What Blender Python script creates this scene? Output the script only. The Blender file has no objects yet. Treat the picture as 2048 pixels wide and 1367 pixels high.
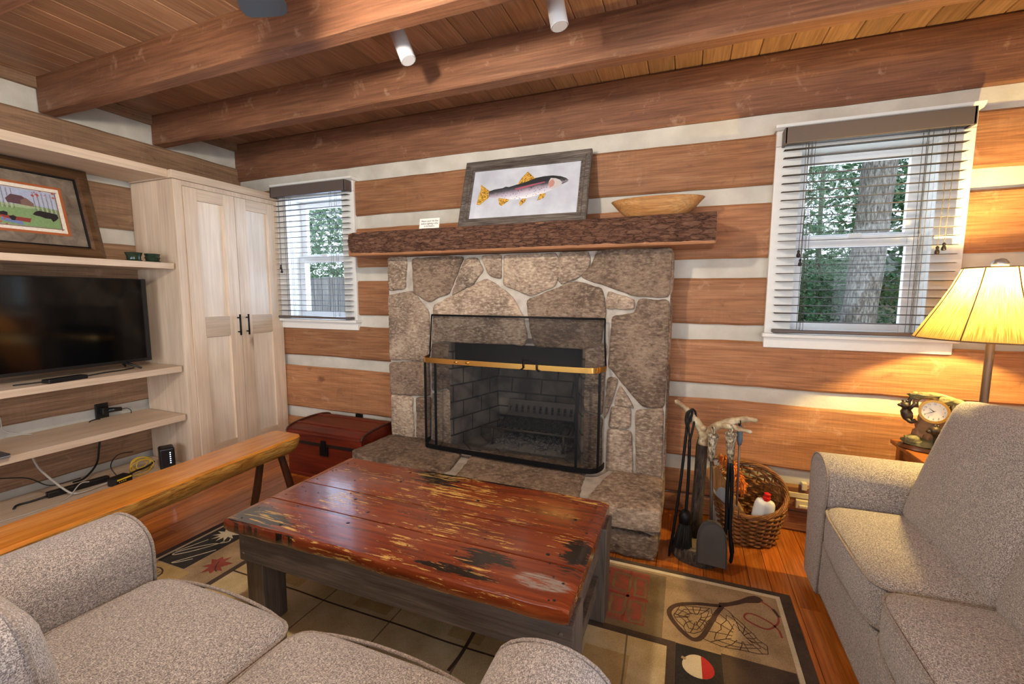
import bpy, bmesh, math, random
from mathutils import Vector, Matrix, noise
random.seed(7)
SC = bpy.context.scene
COL = SC.collection
PI = math.pi
D = 2.743          # inner face of the fireplace wall (Y)
XL = -3.58         # inner face of the left wall (X)
XR, YF = 1.80, -2.60
ZC = 2.545         # ceiling
V = Vector

# ---------------------------------------------------------------- materials
def lin(h):
    h = h.lstrip('#')
    o = []
    for i in (0, 2, 4):
        c = int(h[i:i + 2], 16) / 255
        o.append(c / 12.92 if c <= .04045 else ((c + .055) / 1.055) ** 2.4)
    return (*o, 1)

class NT:
    def __init__(s, name):
        s.m = bpy.data.materials.new(name); s.m.use_nodes = True
        s.t = s.m.node_tree
        s.t.nodes.clear()
        s.out = s.n('ShaderNodeOutputMaterial')
        s.b = s.n('ShaderNodeBsdfPrincipled')
        s.t.links.new(s.b.outputs[0], s.out.inputs[0])
    def n(s, typ, **kw):
        nd = s.t.nodes.new(typ)
        for k, v in kw.items(): setattr(nd, k, v)
        return nd
    def set(s, sock, v):
        if isinstance(v, bpy.types.NodeSocket): s.t.links.new(v, sock)
        else: sock.default_value = v
    def coord(s, kind='Object'):
        return s.n('ShaderNodeTexCoord').outputs[kind]
    def mapping(s, vec, scale=(1, 1, 1), loc=(0, 0, 0)):
        m = s.n('ShaderNodeMapping'); s.set(m.inputs[0], vec)
        m.inputs['Scale'].default_value = scale
        s.set(m.inputs['Location'], loc)
        return m.outputs[0]
    def noise(s, vec, scale=5, detail=4, rough=.5, dist=0):
        m = s.n('ShaderNodeTexNoise'); s.set(m.inputs['Vector'], vec)
        m.inputs['Scale'].default_value = scale; m.inputs['Detail'].default_value = detail
        m.inputs['Roughness'].default_value = rough; m.inputs['Distortion'].default_value = dist
        return m.outputs[0]
    def voro(s, vec, scale=5, feature='F1', out='Distance'):
        m = s.n('ShaderNodeTexVoronoi', feature=feature); s.set(m.inputs['Vector'], vec)
        m.inputs['Scale'].default_value = scale
        return m.outputs[out]
    def ramp(s, fac, stops):
        r = s.n('ShaderNodeValToRGB'); s.set(r.inputs[0], fac)
        e = r.color_ramp.elements
        while len(e) < len(stops): e.new(.5)
        for k, (p, c) in enumerate(stops):
            e[k].position = p
            e[k].color = lin(c) if isinstance(c, str) else (c, c, c, 1)
        return r.outputs[0]
    def mix(s, fac, a, b, mode='MIX'):
        m = s.n('ShaderNodeMix', data_type='RGBA', blend_type=mode)
        s.set(m.inputs[0], fac)
        s.set(m.inputs[6], lin(a) if isinstance(a, str) else a)
        s.set(m.inputs[7], lin(b) if isinstance(b, str) else b)
        return m.outputs[2]
    def math(s, op, a, b=0.0, clamp=False):
        m = s.n('ShaderNodeMath', operation=op, use_clamp=clamp)
        s.set(m.inputs[0], a); s.set(m.inputs[1], b)
        return m.outputs[0]
    def warp(s, vec, nscale, amt):
        m = s.n('ShaderNodeVectorMath', operation='SCALE'); nn = s.n('ShaderNodeTexNoise')
        s.set(nn.inputs['Vector'], vec); nn.inputs['Scale'].default_value = nscale; nn.inputs['Detail'].default_value = 3
        s.set(m.inputs[0], nn.outputs['Color']); m.inputs['Scale'].default_value = amt
        return s.vmath('ADD', vec, m.outputs[0])
    def vmath(s, op, a, b=(0, 0, 0)):
        m = s.n('ShaderNodeVectorMath', operation=op)
        s.set(m.inputs[0], a); s.set(m.inputs[1], b)
        return m.outputs[0]
    def island(s):
        return s.n('ShaderNodeNewGeometry').outputs['Random Per Island']
    def sep(s, vec):
        m = s.n('ShaderNodeSeparateXYZ'); s.set(m.inputs[0], vec)
        return m.outputs
    def bump(s, h, strength=.2, dist=.01):
        m = s.n('ShaderNodeBump'); m.inputs['Strength'].default_value = strength
        m.inputs['Distance'].default_value = dist
        s.set(m.inputs['Height'], h)
        s.t.links.new(m.outputs[0], s.b.inputs['Normal'])
    def fin(s, col=None, rough=None, metal=None, coat=None, spec=None, trans=None):
        if col is not None: s.set(s.b.inputs['Base Color'], lin(col) if isinstance(col, str) else col)
        if rough is not None: s.set(s.b.inputs['Roughness'], rough)
        if metal is not None: s.b.inputs['Metallic'].default_value = metal
        if coat is not None:
            s.b.inputs['Coat Weight'].default_value = coat; s.b.inputs['Coat Roughness'].default_value = .12
        if spec is not None: s.b.inputs['Specular IOR Level'].default_value = spec
        if trans is not None: s.b.inputs['Transmission Weight'].default_value = trans
        return s.m

def plain(name, col, rough=.5, metal=0, var=.0, bump=0, scale=40, **kw):
    t = NT(name)
    c = t.coord()
    n = t.noise(c, scale, 4)
    v = max(var, .04)
    cc = t.mix(n, col, col)
    hsv = t.n('ShaderNodeHueSaturation')
    t.set(hsv.inputs['Value'], t.math('ADD', t.math('MULTIPLY', n, 2 * v), 1 - v))
    t.set(hsv.inputs['Color'], lin(col))
    if bump: t.bump(n, bump, .004)
    return t.fin(hsv.outputs[0], rough, metal, **kw)

def wood(name, c1, c2, c3, axis=0, scale=1.0, rough=.55, var=.3, knots=0, saw=0, coat=0, bump=.25, isl=True, grain=.45, spec=None, contrast=.75):
    """long-grained timber; every board (mesh island) gets its own tone and its own grain"""
    t = NT(name)
    co = t.coord()
    if isl:
        r = t.island()
        off = t.vmath('SCALE', (17.0, 9.0, 23.0)); off.node.inputs['Scale'].default_value = 1
        t.set(off.node.inputs['Scale'], r)
        co = t.vmath('ADD', co, off)
    sc = [9, 9, 9]; sc[axis] = 1.0
    fs = [95, 95, 95]; fs[axis] = 3.5
    g = t.noise(t.mapping(co, sc), 1.6 * scale, 5, .55, 1.1)
    f = t.noise(t.mapping(co, fs), 1.3 * scale, 4, .6, .2)
    col = t.mix(contrast, c2, t.ramp(g, [(.30, c1), (.5, c2), (.70, c3)]))
    col = t.mix(t.math('MULTIPLY', t.ramp(f, [(.35, 1.0), (.62, 0.0)]), grain), col, t.mix(1.0, col, '#6b5a50', 'MULTIPLY'))
    h = f
    if knots:
        ks = [2.2, 2.2, 2.2]; ks[axis] = 1.1
        wob = t.mapping(t.warp(co, 7, .10), ks)
        vd = t.voro(wob, 1.6 * knots)
        k = t.ramp(vd, [(.03, 1.0), (.085, 0.0)])
        col = t.mix(t.math('MULTIPLY', k, .65), col, '#4a2b1a')
    if saw:
        ss = [5, 5, 5]; ss[axis] = 70
        w = t.noise(t.mapping(co, ss), 1.0, 2)
        wm = t.ramp(t.noise(co, 2.6, 2), [(.5, 0.0), (.62, 1.0)])
        col = t.mix(t.math('MULTIPLY', t.math('MULTIPLY', t.ramp(w, [(.4, 1.0), (.6, 0.0)]), .12 * saw), wm), col, '#3c2415')
        pt = t.noise(co, 9, 6, .7, .5)
        col = t.mix(t.ramp(pt, [(.60, 0.0), (.72, .30)]), col, '#d8b394')
        col = t.mix(t.ramp(pt, [(.28, .45), (.40, 0.0)]), col, '#4f2f1f')
        h = t.math('ADD', h, t.math('MULTIPLY', w, .8))
    big = t.noise(co, 1.8, 3)
    hsv = t.n('ShaderNodeHueSaturation')
    val = t.math('ADD', t.math('MULTIPLY', big, .5), .75)
    if isl and var:
        val = t.math('MULTIPLY', val, t.math('ADD', t.math('MULTIPLY', t.island(), var), 1 - var / 2))
    t.set(hsv.inputs['Value'], val); t.set(hsv.inputs['Color'], col)
    t.bump(h, bump, .004)
    return t.fin(hsv.outputs[0], rough, coat=coat, spec=spec)

M = {}
def mats():
    M['log'] = wood('log_timber', '#8c5a38', '#a8734b', '#bb8a60', 0, 1.0, .65, .42, knots=.9, saw=.6, bump=.4, contrast=.6)
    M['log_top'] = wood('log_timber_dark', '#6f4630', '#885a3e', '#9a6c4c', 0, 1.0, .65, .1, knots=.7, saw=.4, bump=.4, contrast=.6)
    M['log_y'] = wood('log_timber_grey', '#86644a', '#a07d5f', '#b69070', 1, 1.0, .7, .3, knots=.8, saw=.8, bump=.4)
    M['beam'] = wood('beam_timber', '#734a32', '#8c5e42', '#a07352', 0, .8, .6, .25, knots=.6, saw=.3, bump=.35, contrast=.6)
    M['ceil'] = wood('ceiling_plank', '#9d7558', '#b38b6c', '#c39e80', 1, .9, .45, .34, knots=1.0, bump=.15, grain=.4, contrast=.6)
    M['floor'] = wood('floor_plank', '#a2551d', '#c06c28', '#d28338', 1, .9, .22, .4, knots=.8, bump=.08, coat=.35)
    M['cab'] = wood('hickory', '#c4a98e', '#d9c3aa', '#e8d7c2', 2, .7, .5, .22, knots=.5, bump=.08, grain=.16, contrast=.45)
    M['cab_panel'] = wood('hickory_panel', '#d2bda6', '#e3d3bf', '#eee2d2', 2, .6, .5, .2, knots=.4, bump=.06, grain=.14, contrast=.5)
    M['cab_y'] = wood('hickory_shelf', '#c4a98e', '#d7c0a6', '#e4d1ba', 1, .7, .5, .12, bump=.08, grain=.2, contrast=.45)
    M['bench'] = wood('bench_pine', '#bd6a22', '#da8a32', '#e8a248', 1, .8, .22, .05, knots=.7, bump=.08, coat=.5, grain=.35)
    M['bench_side'] = wood('bench_live_edge', '#8a4f1c', '#c98e3d', '#e3b866', 1, 2.2, .35, .05, bump=.5, coat=.3, grain=.8)
    M['redwood'] = wood('trunk_red_timber', '#4d150a', '#6e2211', '#83301a', 0, 1, .38, .2, bump=.15, grain=.5)
    M['grey'] = wood('weathered_timber', '#4b4038', '#655950', '#7b6e62', 0, 1.2, .6, .2, knots=.6, bump=.3)
    M['greyz'] = wood('weathered_leg', '#4b4038', '#675a4f', '#7d6f60', 2, 1.2, .6, .25, bump=.3)
    M['table2'] = wood('side_table_timber', '#7d451e', '#985a2c', '#aa6c3a', 0, 1, .35, .1, bump=.1)
    M['bowl'] = wood('bowl_timber', '#a8713c', '#c8935a', '#d9ac72', 0, 1.4, .4, 0, knots=.8, bump=.1, isl=False)
    M['gframe'] = wood('grey_frame_timber', '#574d45', '#726860', '#8b8178', 0, 1.6, .6, .3, bump=.3, grain=.9)
    M['bframe'] = wood('bronze_frame', '#3d2817', '#5c4129', '#7a5a3c', 1, 1, .32, .2, bump=.1)
    M['wicker'] = wood('willow', '#5e3517', '#8a5626', '#b07c40', 0, 5, .5, .5, bump=.3)
    M['kindling'] = wood('kindling_timber', '#a8763e', '#c08c50', '#d0a068', 2, 1, .6, .1, bump=.2)
    t = NT('chinking')
    c = t.coord(); n = t.noise(c, 6, 5); n2 = t.noise(c, 60, 4)
    t.bump(t.math('ADD', n, t.math('MULTIPLY', n2, .4)), .35, .01)
    M['chink'] = t.fin(t.ramp(n, [(.3, '#b9b3a6'), (.7, '#d3cec2')]), .9)
    # stone, mortar
    t = NT('fieldstone')
    c = t.coord(); r = t.island()
    off = t.vmath('SCALE', (11.0, 7.0, 5.0)); t.set(off.node.inputs['Scale'], r)
    c = t.vmath('ADD', c, off)
    n = t.noise(c, 5, 6, .62, .4); n2 = t.noise(t.mapping(c, (1, 1, 2.2)), 38, 6, .7)
    base = t.ramp(n, [(.28, '#605246'), (.42, '#7f6c5b'), (.55, '#988370'), (.72, '#b8a48c')])
    base = t.mix(t.ramp(n2, [(.5, 0.0), (.66, .7)]), base, '#cbb9a2')
    base = t.mix(t.ramp(n2, [(.32, .75), (.47, 0.0)]), base, '#45352d')
    hsv = t.n('ShaderNodeHueSaturation')
    base = t.mix(t.ramp(r, [(.3, .45), (.6, 0.0)]), base, t.mix(1.0, base, '#bba596', 'MULTIPLY'))
    t.set(hsv.inputs['Value'], t.math('ADD', t.math('MULTIPLY', r, .5), .78)); t.set(hsv.inputs['Color'], base)
    t.bump(t.math('ADD', t.math('MULTIPLY', n, 1.5), n2), .55, .012)
    M['stone'] = t.fin(hsv.outputs[0], .85)
    t = NT('mortar')
    c = t.coord(); n = t.noise(c, 14, 5)
    t.bump(t.noise(c, 50, 5), .5, .01)
    M['mortar'] = t.fin(t.ramp(n, [(.3, '#a2978a'), (.7, '#c6beb2')]), .9)
    t = NT('fire_brick')
    c = t.coord()
    br = t.n('ShaderNodeTexBrick'); t.set(br.inputs['Vector'], t.mapping(c, (1, 1, 1)))
    s = t.sep(c)
    cv = t.n('ShaderNodeCombineXYZ'); t.set(cv.inputs[0], t.math('ADD', s[0], s[1])); t.set(cv.inputs[1], s[2])
    t.set(br.inputs['Vector'], cv.outputs[0])
    br.inputs['Scale'].default_value = 1; br.inputs['Brick Width'].default_value = .23; br.inputs['Row Height'].default_value = .115
    br.inputs['Mortar Size'].default_value = .006
    br.inputs['Color1'].default_value = lin('#857a70'); br.inputs['Color2'].default_value = lin('#6e645b'); br.inputs['Mortar'].default_value = lin('#3a3532')
    n = t.noise(c, 7, 5)
    M['brick'] = t.fin(t.mix(t.ramp(n, [(.35, .7), (.6, 0.0)]), br.outputs[0], '#25211f'), .95)
    # bark
    t = NT('bark')
    c = t.coord()
    m = t.mapping(c, (15, 40, 64))
    n = t.noise(m, 1.1, 8, .74, .9)
    v = t.voro(t.warp(m, 1.6, 1.3), .8, 'DISTANCE_TO_EDGE')
    h = t.math('ADD', t.math('MULTIPLY', t.ramp(v, [(.0, 0.0), (.14, 1.0)]), .30), t.math('MULTIPLY', n, 1.35))
    t.bump(h, 1.0, .02)
    M['bark'] = t.fin(t.ramp(t.math('MULTIPLY', h, .62), [(.34, '#2b1a11'), (.48, '#6b4430'), (.62, '#8e634c'), (.82, '#b38d74')]), .85)
    t = NT('tool_bark')
    c = t.coord(); n = t.noise(t.mapping(c, (60, 60, 14)), 1.4, 5, .65, .6)
    t.bump(n, .9, .01)
    M['tbark'] = t.fin(t.ramp(n, [(.3, '#1d1712'), (.55, '#4a3d32'), (.75, '#6e6053')]), .85)
    t = NT('antler')
    c = t.coord(); n = t.noise(c, 22, 4)
    t.bump(t.noise(c, 120, 4), .3, .004)
    M['antler'] = t.fin(t.ramp(n, [(.35, '#93795a'), (.55, '#c9b48e'), (.7, '#e6dcc2')]), .45)
    t = NT('antler_grip')
    c = t.coord(); n = t.noise(t.mapping(c, (1, 1, .5)), 110, 4)
    t.bump(n, .9, .006)
    M['grip'] = t.fin(t.ramp(n, [(.35, '#4c3f30'), (.5, '#9a8a70'), (.65, '#d0c4aa')]), .55)
    # fabric
    def fabric(name, a, b, cc):
        t = NT(name)
        c = t.coord()
        n1 = t.noise(t.mapping(c, (1, 3.2, 2.6)), 190, 2, .6); n2 = t.noise(t.mapping(c, (3.2, 1, 2.6)), 190, 2, .6)
        n3 = t.noise(c, 9, 3)
        f = t.math('ADD', t.math('MULTIPLY', n1, .5), t.math('MULTIPLY', n2, .5))
        col = t.ramp(f, [(.40, a), (.5, b), (.60, cc)])
        hsv = t.n('ShaderNodeHueSaturation'); t.set(hsv.inputs['Value'], t.math('ADD', t.math('MULTIPLY', n3, .2), .9)); t.set(hsv.inputs['Color'], col)
        t.bump(f, .6, .006)
        m = t.fin(hsv.outputs[0], .95)
        t.b.inputs['Sheen Weight'].default_value = .25
        return m
    M['fab'] = fabric('tweed_fabric', '#5d5451', '#958a85', '#d2c8c0')
    M['pipe'] = fabric('tweed_piping', '#6a5d55', '#8a7c72', '#b3a598')
    M['iron'] = plain('black_iron', '#16161a', .5, .6, .2, .2, 60)
    M['black'] = plain('black_plastic', '#141416', .35)
    M['dark'] = plain('dark_bronze', '#2b2625', .4, .5)
    M['steel'] = plain('worn_steel', '#4c443e', .55, .4, .45, .3, 10)
    M['brass'] = plain('polished_brass', '#e0b060', .26, 1)
    M['white'] = plain('white_paint', '#e8e6e0', .4)
    M['vinyl'] = plain('white_vinyl', '#eceef0', .35)
    M['cream'] = plain('cream_paint', '#d8cdb2', .45)
    M['blind'] = plain('blind_taupe', '#5a504c', .45)
    M['slat'] = plain('slat_taupe', '#453e3a', .75, spec=.15)
    M['cord'] = plain('blind_cord', '#5d564f', .8)
    M['lampwhite'] = plain('track_white', '#e9ebee', .35)
    M['fanblade'] = plain('fan_black', '#1d2026', .35)
    M['green'] = plain('green_glaze', '#26372a', .12, 0, .35, 0, 25)
    M['yellow'] = plain('yellow_cable', '#d9b02f', .45)
    M['wcable'] = plain('grey_white_cable', '#b9b2a8', .5)
    M['bcable'] = plain('black_cable', '#121214', .5)
    M['silver'] = plain('silver_metal', '#a9adb5', .3, .7)
    M['red'] = plain('red_plastic', '#d3201d', .35)
    M['bottle'] = plain('white_bottle', '#e6e6e2', .3)
    M['orange'] = plain('orange_yarn', '#e07a2a', .9, 0, .35, .4, 90)
    M['bristle'] = plain('black_bristle', '#15130f', .9, 0, .3, .5, 200)
    M['ash'] = plain('grey_ash', '#6f6a66', .95, 0, .4, .6, 60)
    M['char'] = plain('charcoal', '#1f1c1b', .95, 0, .4, .6, 60)
    M['bluegrip'] = plain('blue_grey_grip', '#6a7684', .5)
    M['glassjar'] = plain('frosted_jar', '#a9aeb0', .2)
    M['teal'] = plain('teal_cover', '#1e8a78', .5)
    M['paper'] = plain('card_stock', '#efece3', .7)
    M['ink'] = plain('ink', '#4a4f55', .8)
    M['resin_bear'] = plain('bear_resin', '#2c221c', .5, 0, .3, .5, 80)
    M['resin_tree'] = plain('tree_resin', '#8b6a4c', .55, 0, .45, .8, 50)
    M['resin_moss'] = plain('moss_resin', '#6f6a48', .7, 0, .5, .8, 70)
    M['walnut'] = plain('walnut_base', '#3c1f12', .3, 0, .3)
    M['dial'] = plain('clock_dial', '#ece8df', .4)
    t = NT('television_screen'); M['screen'] = t.fin('#050506', .08)
    t = NT('led'); t.b.inputs['Emission Color'].default_value = lin('#cfe8ff'); t.b.inputs['Emission Strength'].default_value = 2.5; M['led'] = t.fin('#ffffff', .5)
    t = NT('yellow_led'); t.b.inputs['Emission Color'].default_value = lin('#d9b82e'); t.b.inputs['Emission Strength'].default_value = .15; M['yled'] = t.fin('#c9a92c', .5)
    # window pane
    t = NT('window_glass')
    tr = t.n('ShaderNodeBsdfTransparent'); gl = t.n('ShaderNodeBsdfGlossy'); gl.inputs['Roughness'].default_value = .02
    mx = t.n('ShaderNodeMixShader'); mx.inputs[0].default_value = .012
    t.t.links.new(tr.outputs[0], mx.inputs[1]); t.t.links.new(gl.outputs[0], mx.inputs[2]); t.t.links.new(mx.outputs[0], t.out.inputs[0])
    M['pane'] = t.m
    # fire screen gauze
    t = NT('wire_gauze')
    tr = t.n('ShaderNodeBsdfTransparent'); mx = t.n('ShaderNodeMixShader')
    c = t.coord(); n = t.noise(c, 3, 2)
    t.set(mx.inputs[0], t.math('ADD', t.math('MULTIPLY', n, .1), .31))
    t.fin('#17181b', .6, .3)
    t.t.links.new(tr.outputs[0], mx.inputs[1]); t.t.links.new(t.b.outputs[0], mx.inputs[2]); t.t.links.new(mx.outputs[0], t.out.inputs[0])
    M['gauze'] = t.m
    # lamp shade
    t = NT('shade_fabric')
    c = t.coord(); s = t.sep(c)
    ang = t.math('ARCTAN2', s[1], s[0])
    cv = t.n('ShaderNodeCombineXYZ'); t.set(cv.inputs[0], t.math('MULTIPLY', ang, 40.0)); t.set(cv.inputs[1], t.math('MULTIPLY', s[2], 6.0))
    st = t.noise(cv.outputs[0], 2.2, 3)
    colr = t.ramp(st, [(.35, '#8f6c34'), (.6, '#c4a668')])
    tl = t.n('ShaderNodeBsdfTranslucent'); t.set(tl.inputs[0], colr)
    t.fin(colr, .9)
    mx = t.n('ShaderNodeMixShader'); mx.inputs[0].default_value = .45
    t.t.links.new(t.b.outputs[0], mx.inputs[1]); t.t.links.new(tl.outputs[0], mx.inputs[2]); t.t.links.new(mx.outputs[0], t.out.inputs[0])
    M['shade'] = t.m
    M['shaderib'] = plain('shade_rib', '#6a5030', .8)
    def emis(name, col, st):
        t = NT(name); e = t.n('ShaderNodeEmission'); e.inputs[0].default_value = lin(col); e.inputs[1].default_value = st
        t.t.links.new(e.outputs[0], t.out.inputs[0]); return t.m
    M['bulb'] = emis('lit_bulb', '#ffdb86', 1900)
    M['globe'] = emis('lit_fan_globe', '#fff0da', 800)
    # table top varnish
    t = NT('worn_varnished_top')
    c = t.vmath('ADD', t.coord(), (-.935, 1.425, 0)); r = t.island()
    off = t.vmath('SCALE', (3.0, 1.3, 0.0)); t.set(off.node.inputs['Scale'], r)
    cc = t.vmath('ADD', c, off)
    g = t.noise(t.mapping(cc, (1.2, 16, 16)), 2, 6, .6, .8)
    col = t.ramp(g, [(.3, '#571f0c'), (.5, '#763014'), (.7, '#8f441e')])
    sc = t.noise(t.mapping(cc, (6, 62, 62)), 1.5, 6, .72, .5)
    mask = t.noise(t.mapping(cc, (2.2, 7, 1)), 1.25, 4)
    s = t.sep(c)
    midx = t.math('SUBTRACT', 1.0, t.math('MULTIPLY', t.math('ABSOLUTE', t.math('SUBTRACT', s[0], -.85)), 1.15), True)
    a = t.math('ADD', sc, t.math('ADD', t.math('MULTIPLY', mask, .60), t.math('MULTIPLY', midx, .10)))
    wear = t.ramp(a, [(.962, 0.0), (.98, 1.0)])
    col = t.mix(wear, col, t.ramp(g, [(.3, '#b98a3a'), (.7, '#d7b060')]))
    # charred places
    wob = t.noise(t.mapping(c, (7, 70, 1)), 1, 6, .7)
    tot = None
    for (px, py, rx, ry) in [(-1.50, 1.14, .20, .075), (-1.03, 1.72, .14, .10), (-.80, 1.765, .25, .02), (-.30, 1.36, .055, .10), (-.58, 1.215, .11, .05), (-.62, 1.13, .17, .022)]:
        d = t.n('ShaderNodeVectorMath', operation='LENGTH')
        t.set(d.inputs[0], t.vmath('MULTIPLY', t.vmath('SUBTRACT', c, (px, py, 0)), (1 / rx, 1 / ry, 0)))
        k = t.math('ADD', d.outputs['Value'], t.math('MULTIPLY', t.math('SUBTRACT', wob, .5), 3.6))
        tot = k if tot is None else t.math('MINIMUM', tot, k)
    char = t.ramp(tot, [(.74, 1.0), (.86, 0.0)])
    col = t.mix(t.math('MULTIPLY', char, t.math('SUBTRACT', 1.0, t.math('MULTIPLY', wear, .7))), col, '#140d09')
    d = t.n('ShaderNodeVectorMath', operation='LENGTH')
    t.set(d.inputs[0], t.vmath('MULTIPLY', t.vmath('SUBTRACT', c, (-.365, 1.175, 0)), (1 / .095, 1 / .038, 0)))
    k = t.math('ADD', d.outputs['Value'], t.math('MULTIPLY', t.math('SUBTRACT', wob, .5), 1.2))
    grey = t.math('MULTIPLY', t.ramp(k, [(.75, 1.0), (1.0, 0.0)]), t.ramp(sc, [(.42, 0.0), (.5, 1.0)]))
    col = t.mix(grey, col, '#8a7c74')
    t.bump(t.math('ADD', t.math('MULTIPLY', wear, -.4), t.math('MULTIPLY', g, .3)), .25, .004)
    t.fin(col, t.math('ADD', t.math('MULTIPLY', wear, .3), .2), coat=.6)
    M['top'] = t.m
    # carpet tones
    def pile(name, a, b, s=260, big=8):
        t = NT(name); c = t.coord()
        n = t.noise(c, s, 3, .7); n2 = t.noise(c, big, 3)
        f = t.math('ADD', t.math('MULTIPLY', n, .5), t.math('MULTIPLY', n2, .5))
        t.bump(n, .8, .006)
        return t.fin(t.ramp(f, [(.40, a), (.60, b)]), .98)
    M['r_tan'] = pile('pile_tan', '#8f7554', '#b89b76')
    M['r_tan2'] = pile('pile_olive', '#6d5a40', '#8d7856')
    M['r_cream'] = pile('pile_cream', '#b89d6c', '#d8c295')
    M['r_cream2'] = pile('pile_gold', '#a5854f', '#c6a870')
    M['r_line'] = pile('pile_line', '#c9b896', '#e0d2b4')
    M['r_brown'] = pile('pile_brown', '#3c2d22', '#584536')
    M['r_black'] = pile('pile_black', '#15120f', '#332b25', 160)
    M['r_net'] = pile('pile_net_brown', '#38241a', '#5a3e2e')
    M['r_red'] = pile('pile_red', '#7e2f24', '#a4503f')
    M['r_brick'] = pile('pile_brick', '#7c5443', '#a8503f', 200, 28)
    M['r_bred'] = pile('pile_bright_red', '#a81f1d', '#c6302b')
    # outdoors
    t = NT('tree_bark'); c = t.coord(); n = t.noise(t.mapping(c, (26, 26, 7)), 1.2, 6, .65, .5)
    t.bump(n, 1, .03); M['obark'] = t.fin(t.ramp(n, [(.33, '#4a4238'), (.5, '#8c8172'), (.68, '#c2b9a8')]), .9)
    def leaf(name, a, b):
        t = NT(name); r = t.island()
        col = t.ramp(r, [(0, a), (1, b)])
        tl = t.n('ShaderNodeBsdfTranslucent'); t.set(tl.inputs[0], col); t.fin(col, .5)
        mx = t.n('ShaderNodeMixShader'); mx.inputs[0].default_value = .35
        t.t.links.new(t.b.outputs[0], mx.inputs[1]); t.t.links.new(tl.outputs[0], mx.inputs[2]); t.t.links.new(mx.outputs[0], t.out.inputs[0])
        return t.m
    M['leaf1'] = leaf('shrub_leaf', '#32502f', '#6f9462')
    M['leaf2'] = leaf('hemlock_leaf', '#6d8a66', '#b9cba6')
    t = NT('forest_floor'); c = t.coord(); n = t.noise(c, 2.5, 6); M['earth'] = t.fin(t.ramp(n, [(.35, '#4a4433'), (.55, '#6f6a4c'), (.7, '#55703f')]), .95)
    M['fence'] = wood('fence_board', '#68645f', '#8b8781', '#a6a29b', 2, 1, .8, .25, bump=.3)
mats()

# ---------------------------------------------------------------- mesh helpers
def newbm(): return bmesh.new()

def wloc(o):
    p = V((0, 0, 0))
    while o is not None:
        p += o.location; o = o.parent
    return p

def obj(name, bm, mat, parent=None, smooth=None, label=None):
    """links a bmesh written in world coordinates as ONE mesh object below parent"""
    me = bpy.data.meshes.new(name)
    if parent is not None: bmesh.ops.translate(bm, verts=bm.verts, vec=-wloc(parent))
    bmesh.ops.recalc_face_normals(bm, faces=bm.faces)
    bm.to_mesh(me); bm.free()
    for m in (mat if isinstance(mat, (list, tuple)) else [mat]): me.materials.append(m)
    o = bpy.data.objects.new(name, me); COL.objects.link(o)
    if parent is not None: o.parent = parent
    if smooth is not None:
        me.shade_smooth()
        if smooth > 0:
            try: me.set_sharp_from_angle(angle=math.radians(smooth))
            except Exception: pass
    if label: o['label'] = label
    return o

def tag(o, label, cat, group=None):
    o['label'] = label; o['category'] = cat
    if group: o['group'] = group
    return o

def thing(name, loc, label, cat, group=None):
    o = bpy.data.objects.new(name, None); COL.objects.link(o)
    o.empty_display_size = .05; o.location = loc
    return tag(o, label, cat, group)

def solo(name, bm, mat, loc, label, cat, smooth=None, group=None):
    """a thing that is one mesh, origin at loc"""
    bmesh.ops.translate(bm, verts=bm.verts, vec=-V(loc))
    o = obj(name, bm, mat, None, smooth); o.location = loc
    return tag(o, label, cat, group)

def struct(name, bm, mat, parent=None, smooth=None):
    o = obj(name, bm, mat, parent, smooth)
    if parent is None: o['kind'] = 'structure'
    return o

def box(bm, x0, x1, y0, y1, z0, z1, mi=0, bev=0, seg=2, M4=None):
    vs = [bm.verts.new((x, y, z)) for x in (x0, x1) for y in (y0, y1) for z in (z0, z1)]
    fs = [bm.faces.new([vs[i] for i in q]) for q in ((0, 1, 3, 2), (4, 6, 7, 5), (0, 4, 5, 1), (2, 3, 7, 6), (0, 2, 6, 4), (1, 5, 7, 3))]
    bmesh.ops.recalc_face_normals(bm, faces=fs)
    for f in fs: f.material_index = mi
    allv = set(vs)
    if bev:
        es = list({e for f in fs for e in f.edges})
        r = bmesh.ops.bevel(bm, geom=es, offset=bev, segments=seg, profile=.5, affect='EDGES')
        allv = {v for f in r['faces'] for v in f.verts} | {v for v in vs if v.is_valid}
        for f in {f for v in allv for f in v.link_faces}: f.material_index = mi
    if M4 is not None: bmesh.ops.transform(bm, matrix=M4, verts=list(allv))
    return allv

def rot(axis, deg, at=(0, 0, 0)):
    a = V(at)
    return Matrix.Translation(a) @ Matrix.Rotation(math.radians(deg), 4, axis) @ Matrix.Translation(-a)

def tube(bm, pts, r, seg=8, mi=0, closed=False, cap=True, flat=1.0):
    pts = [V(p) for p in pts]; n = len(pts)
    rs = r if isinstance(r, (list, tuple)) else [r] * n
    rings = []; prev = None
    for i, p in enumerate(pts):
        a = pts[(i - 1) % n] if (closed or i > 0) else p
        b = pts[(i + 1) % n] if (closed or i < n - 1) else p
        d = (b - a).normalized()
        if prev is None:
            up = V((0, 0, 1)) if abs(d.z) < .9 else V((1, 0, 0))
            u = d.cross(up).normalized()
        else:
            u = (prev - d * prev.dot(d)).normalized()
        prev = u; w = d.cross(u)
        rings.append([bm.verts.new(p + (u * math.cos(2 * PI * k / seg) + w * math.sin(2 * PI * k / seg) * flat) * rs[i]) for k in range(seg)])
    m = n if closed else n - 1
    for i in range(m):
        A, B = rings[i], rings[(i + 1) % n]
        for k in range(seg):
            f = bm.faces.new((A[k], A[(k + 1) % seg], B[(k + 1) % seg], B[k])); f.material_index = mi; f.smooth = True
    if cap and not closed:
        for R in (rings[0][::-1], rings[-1]):
            f = bm.faces.new(R); f.material_index = mi
    return rings

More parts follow.
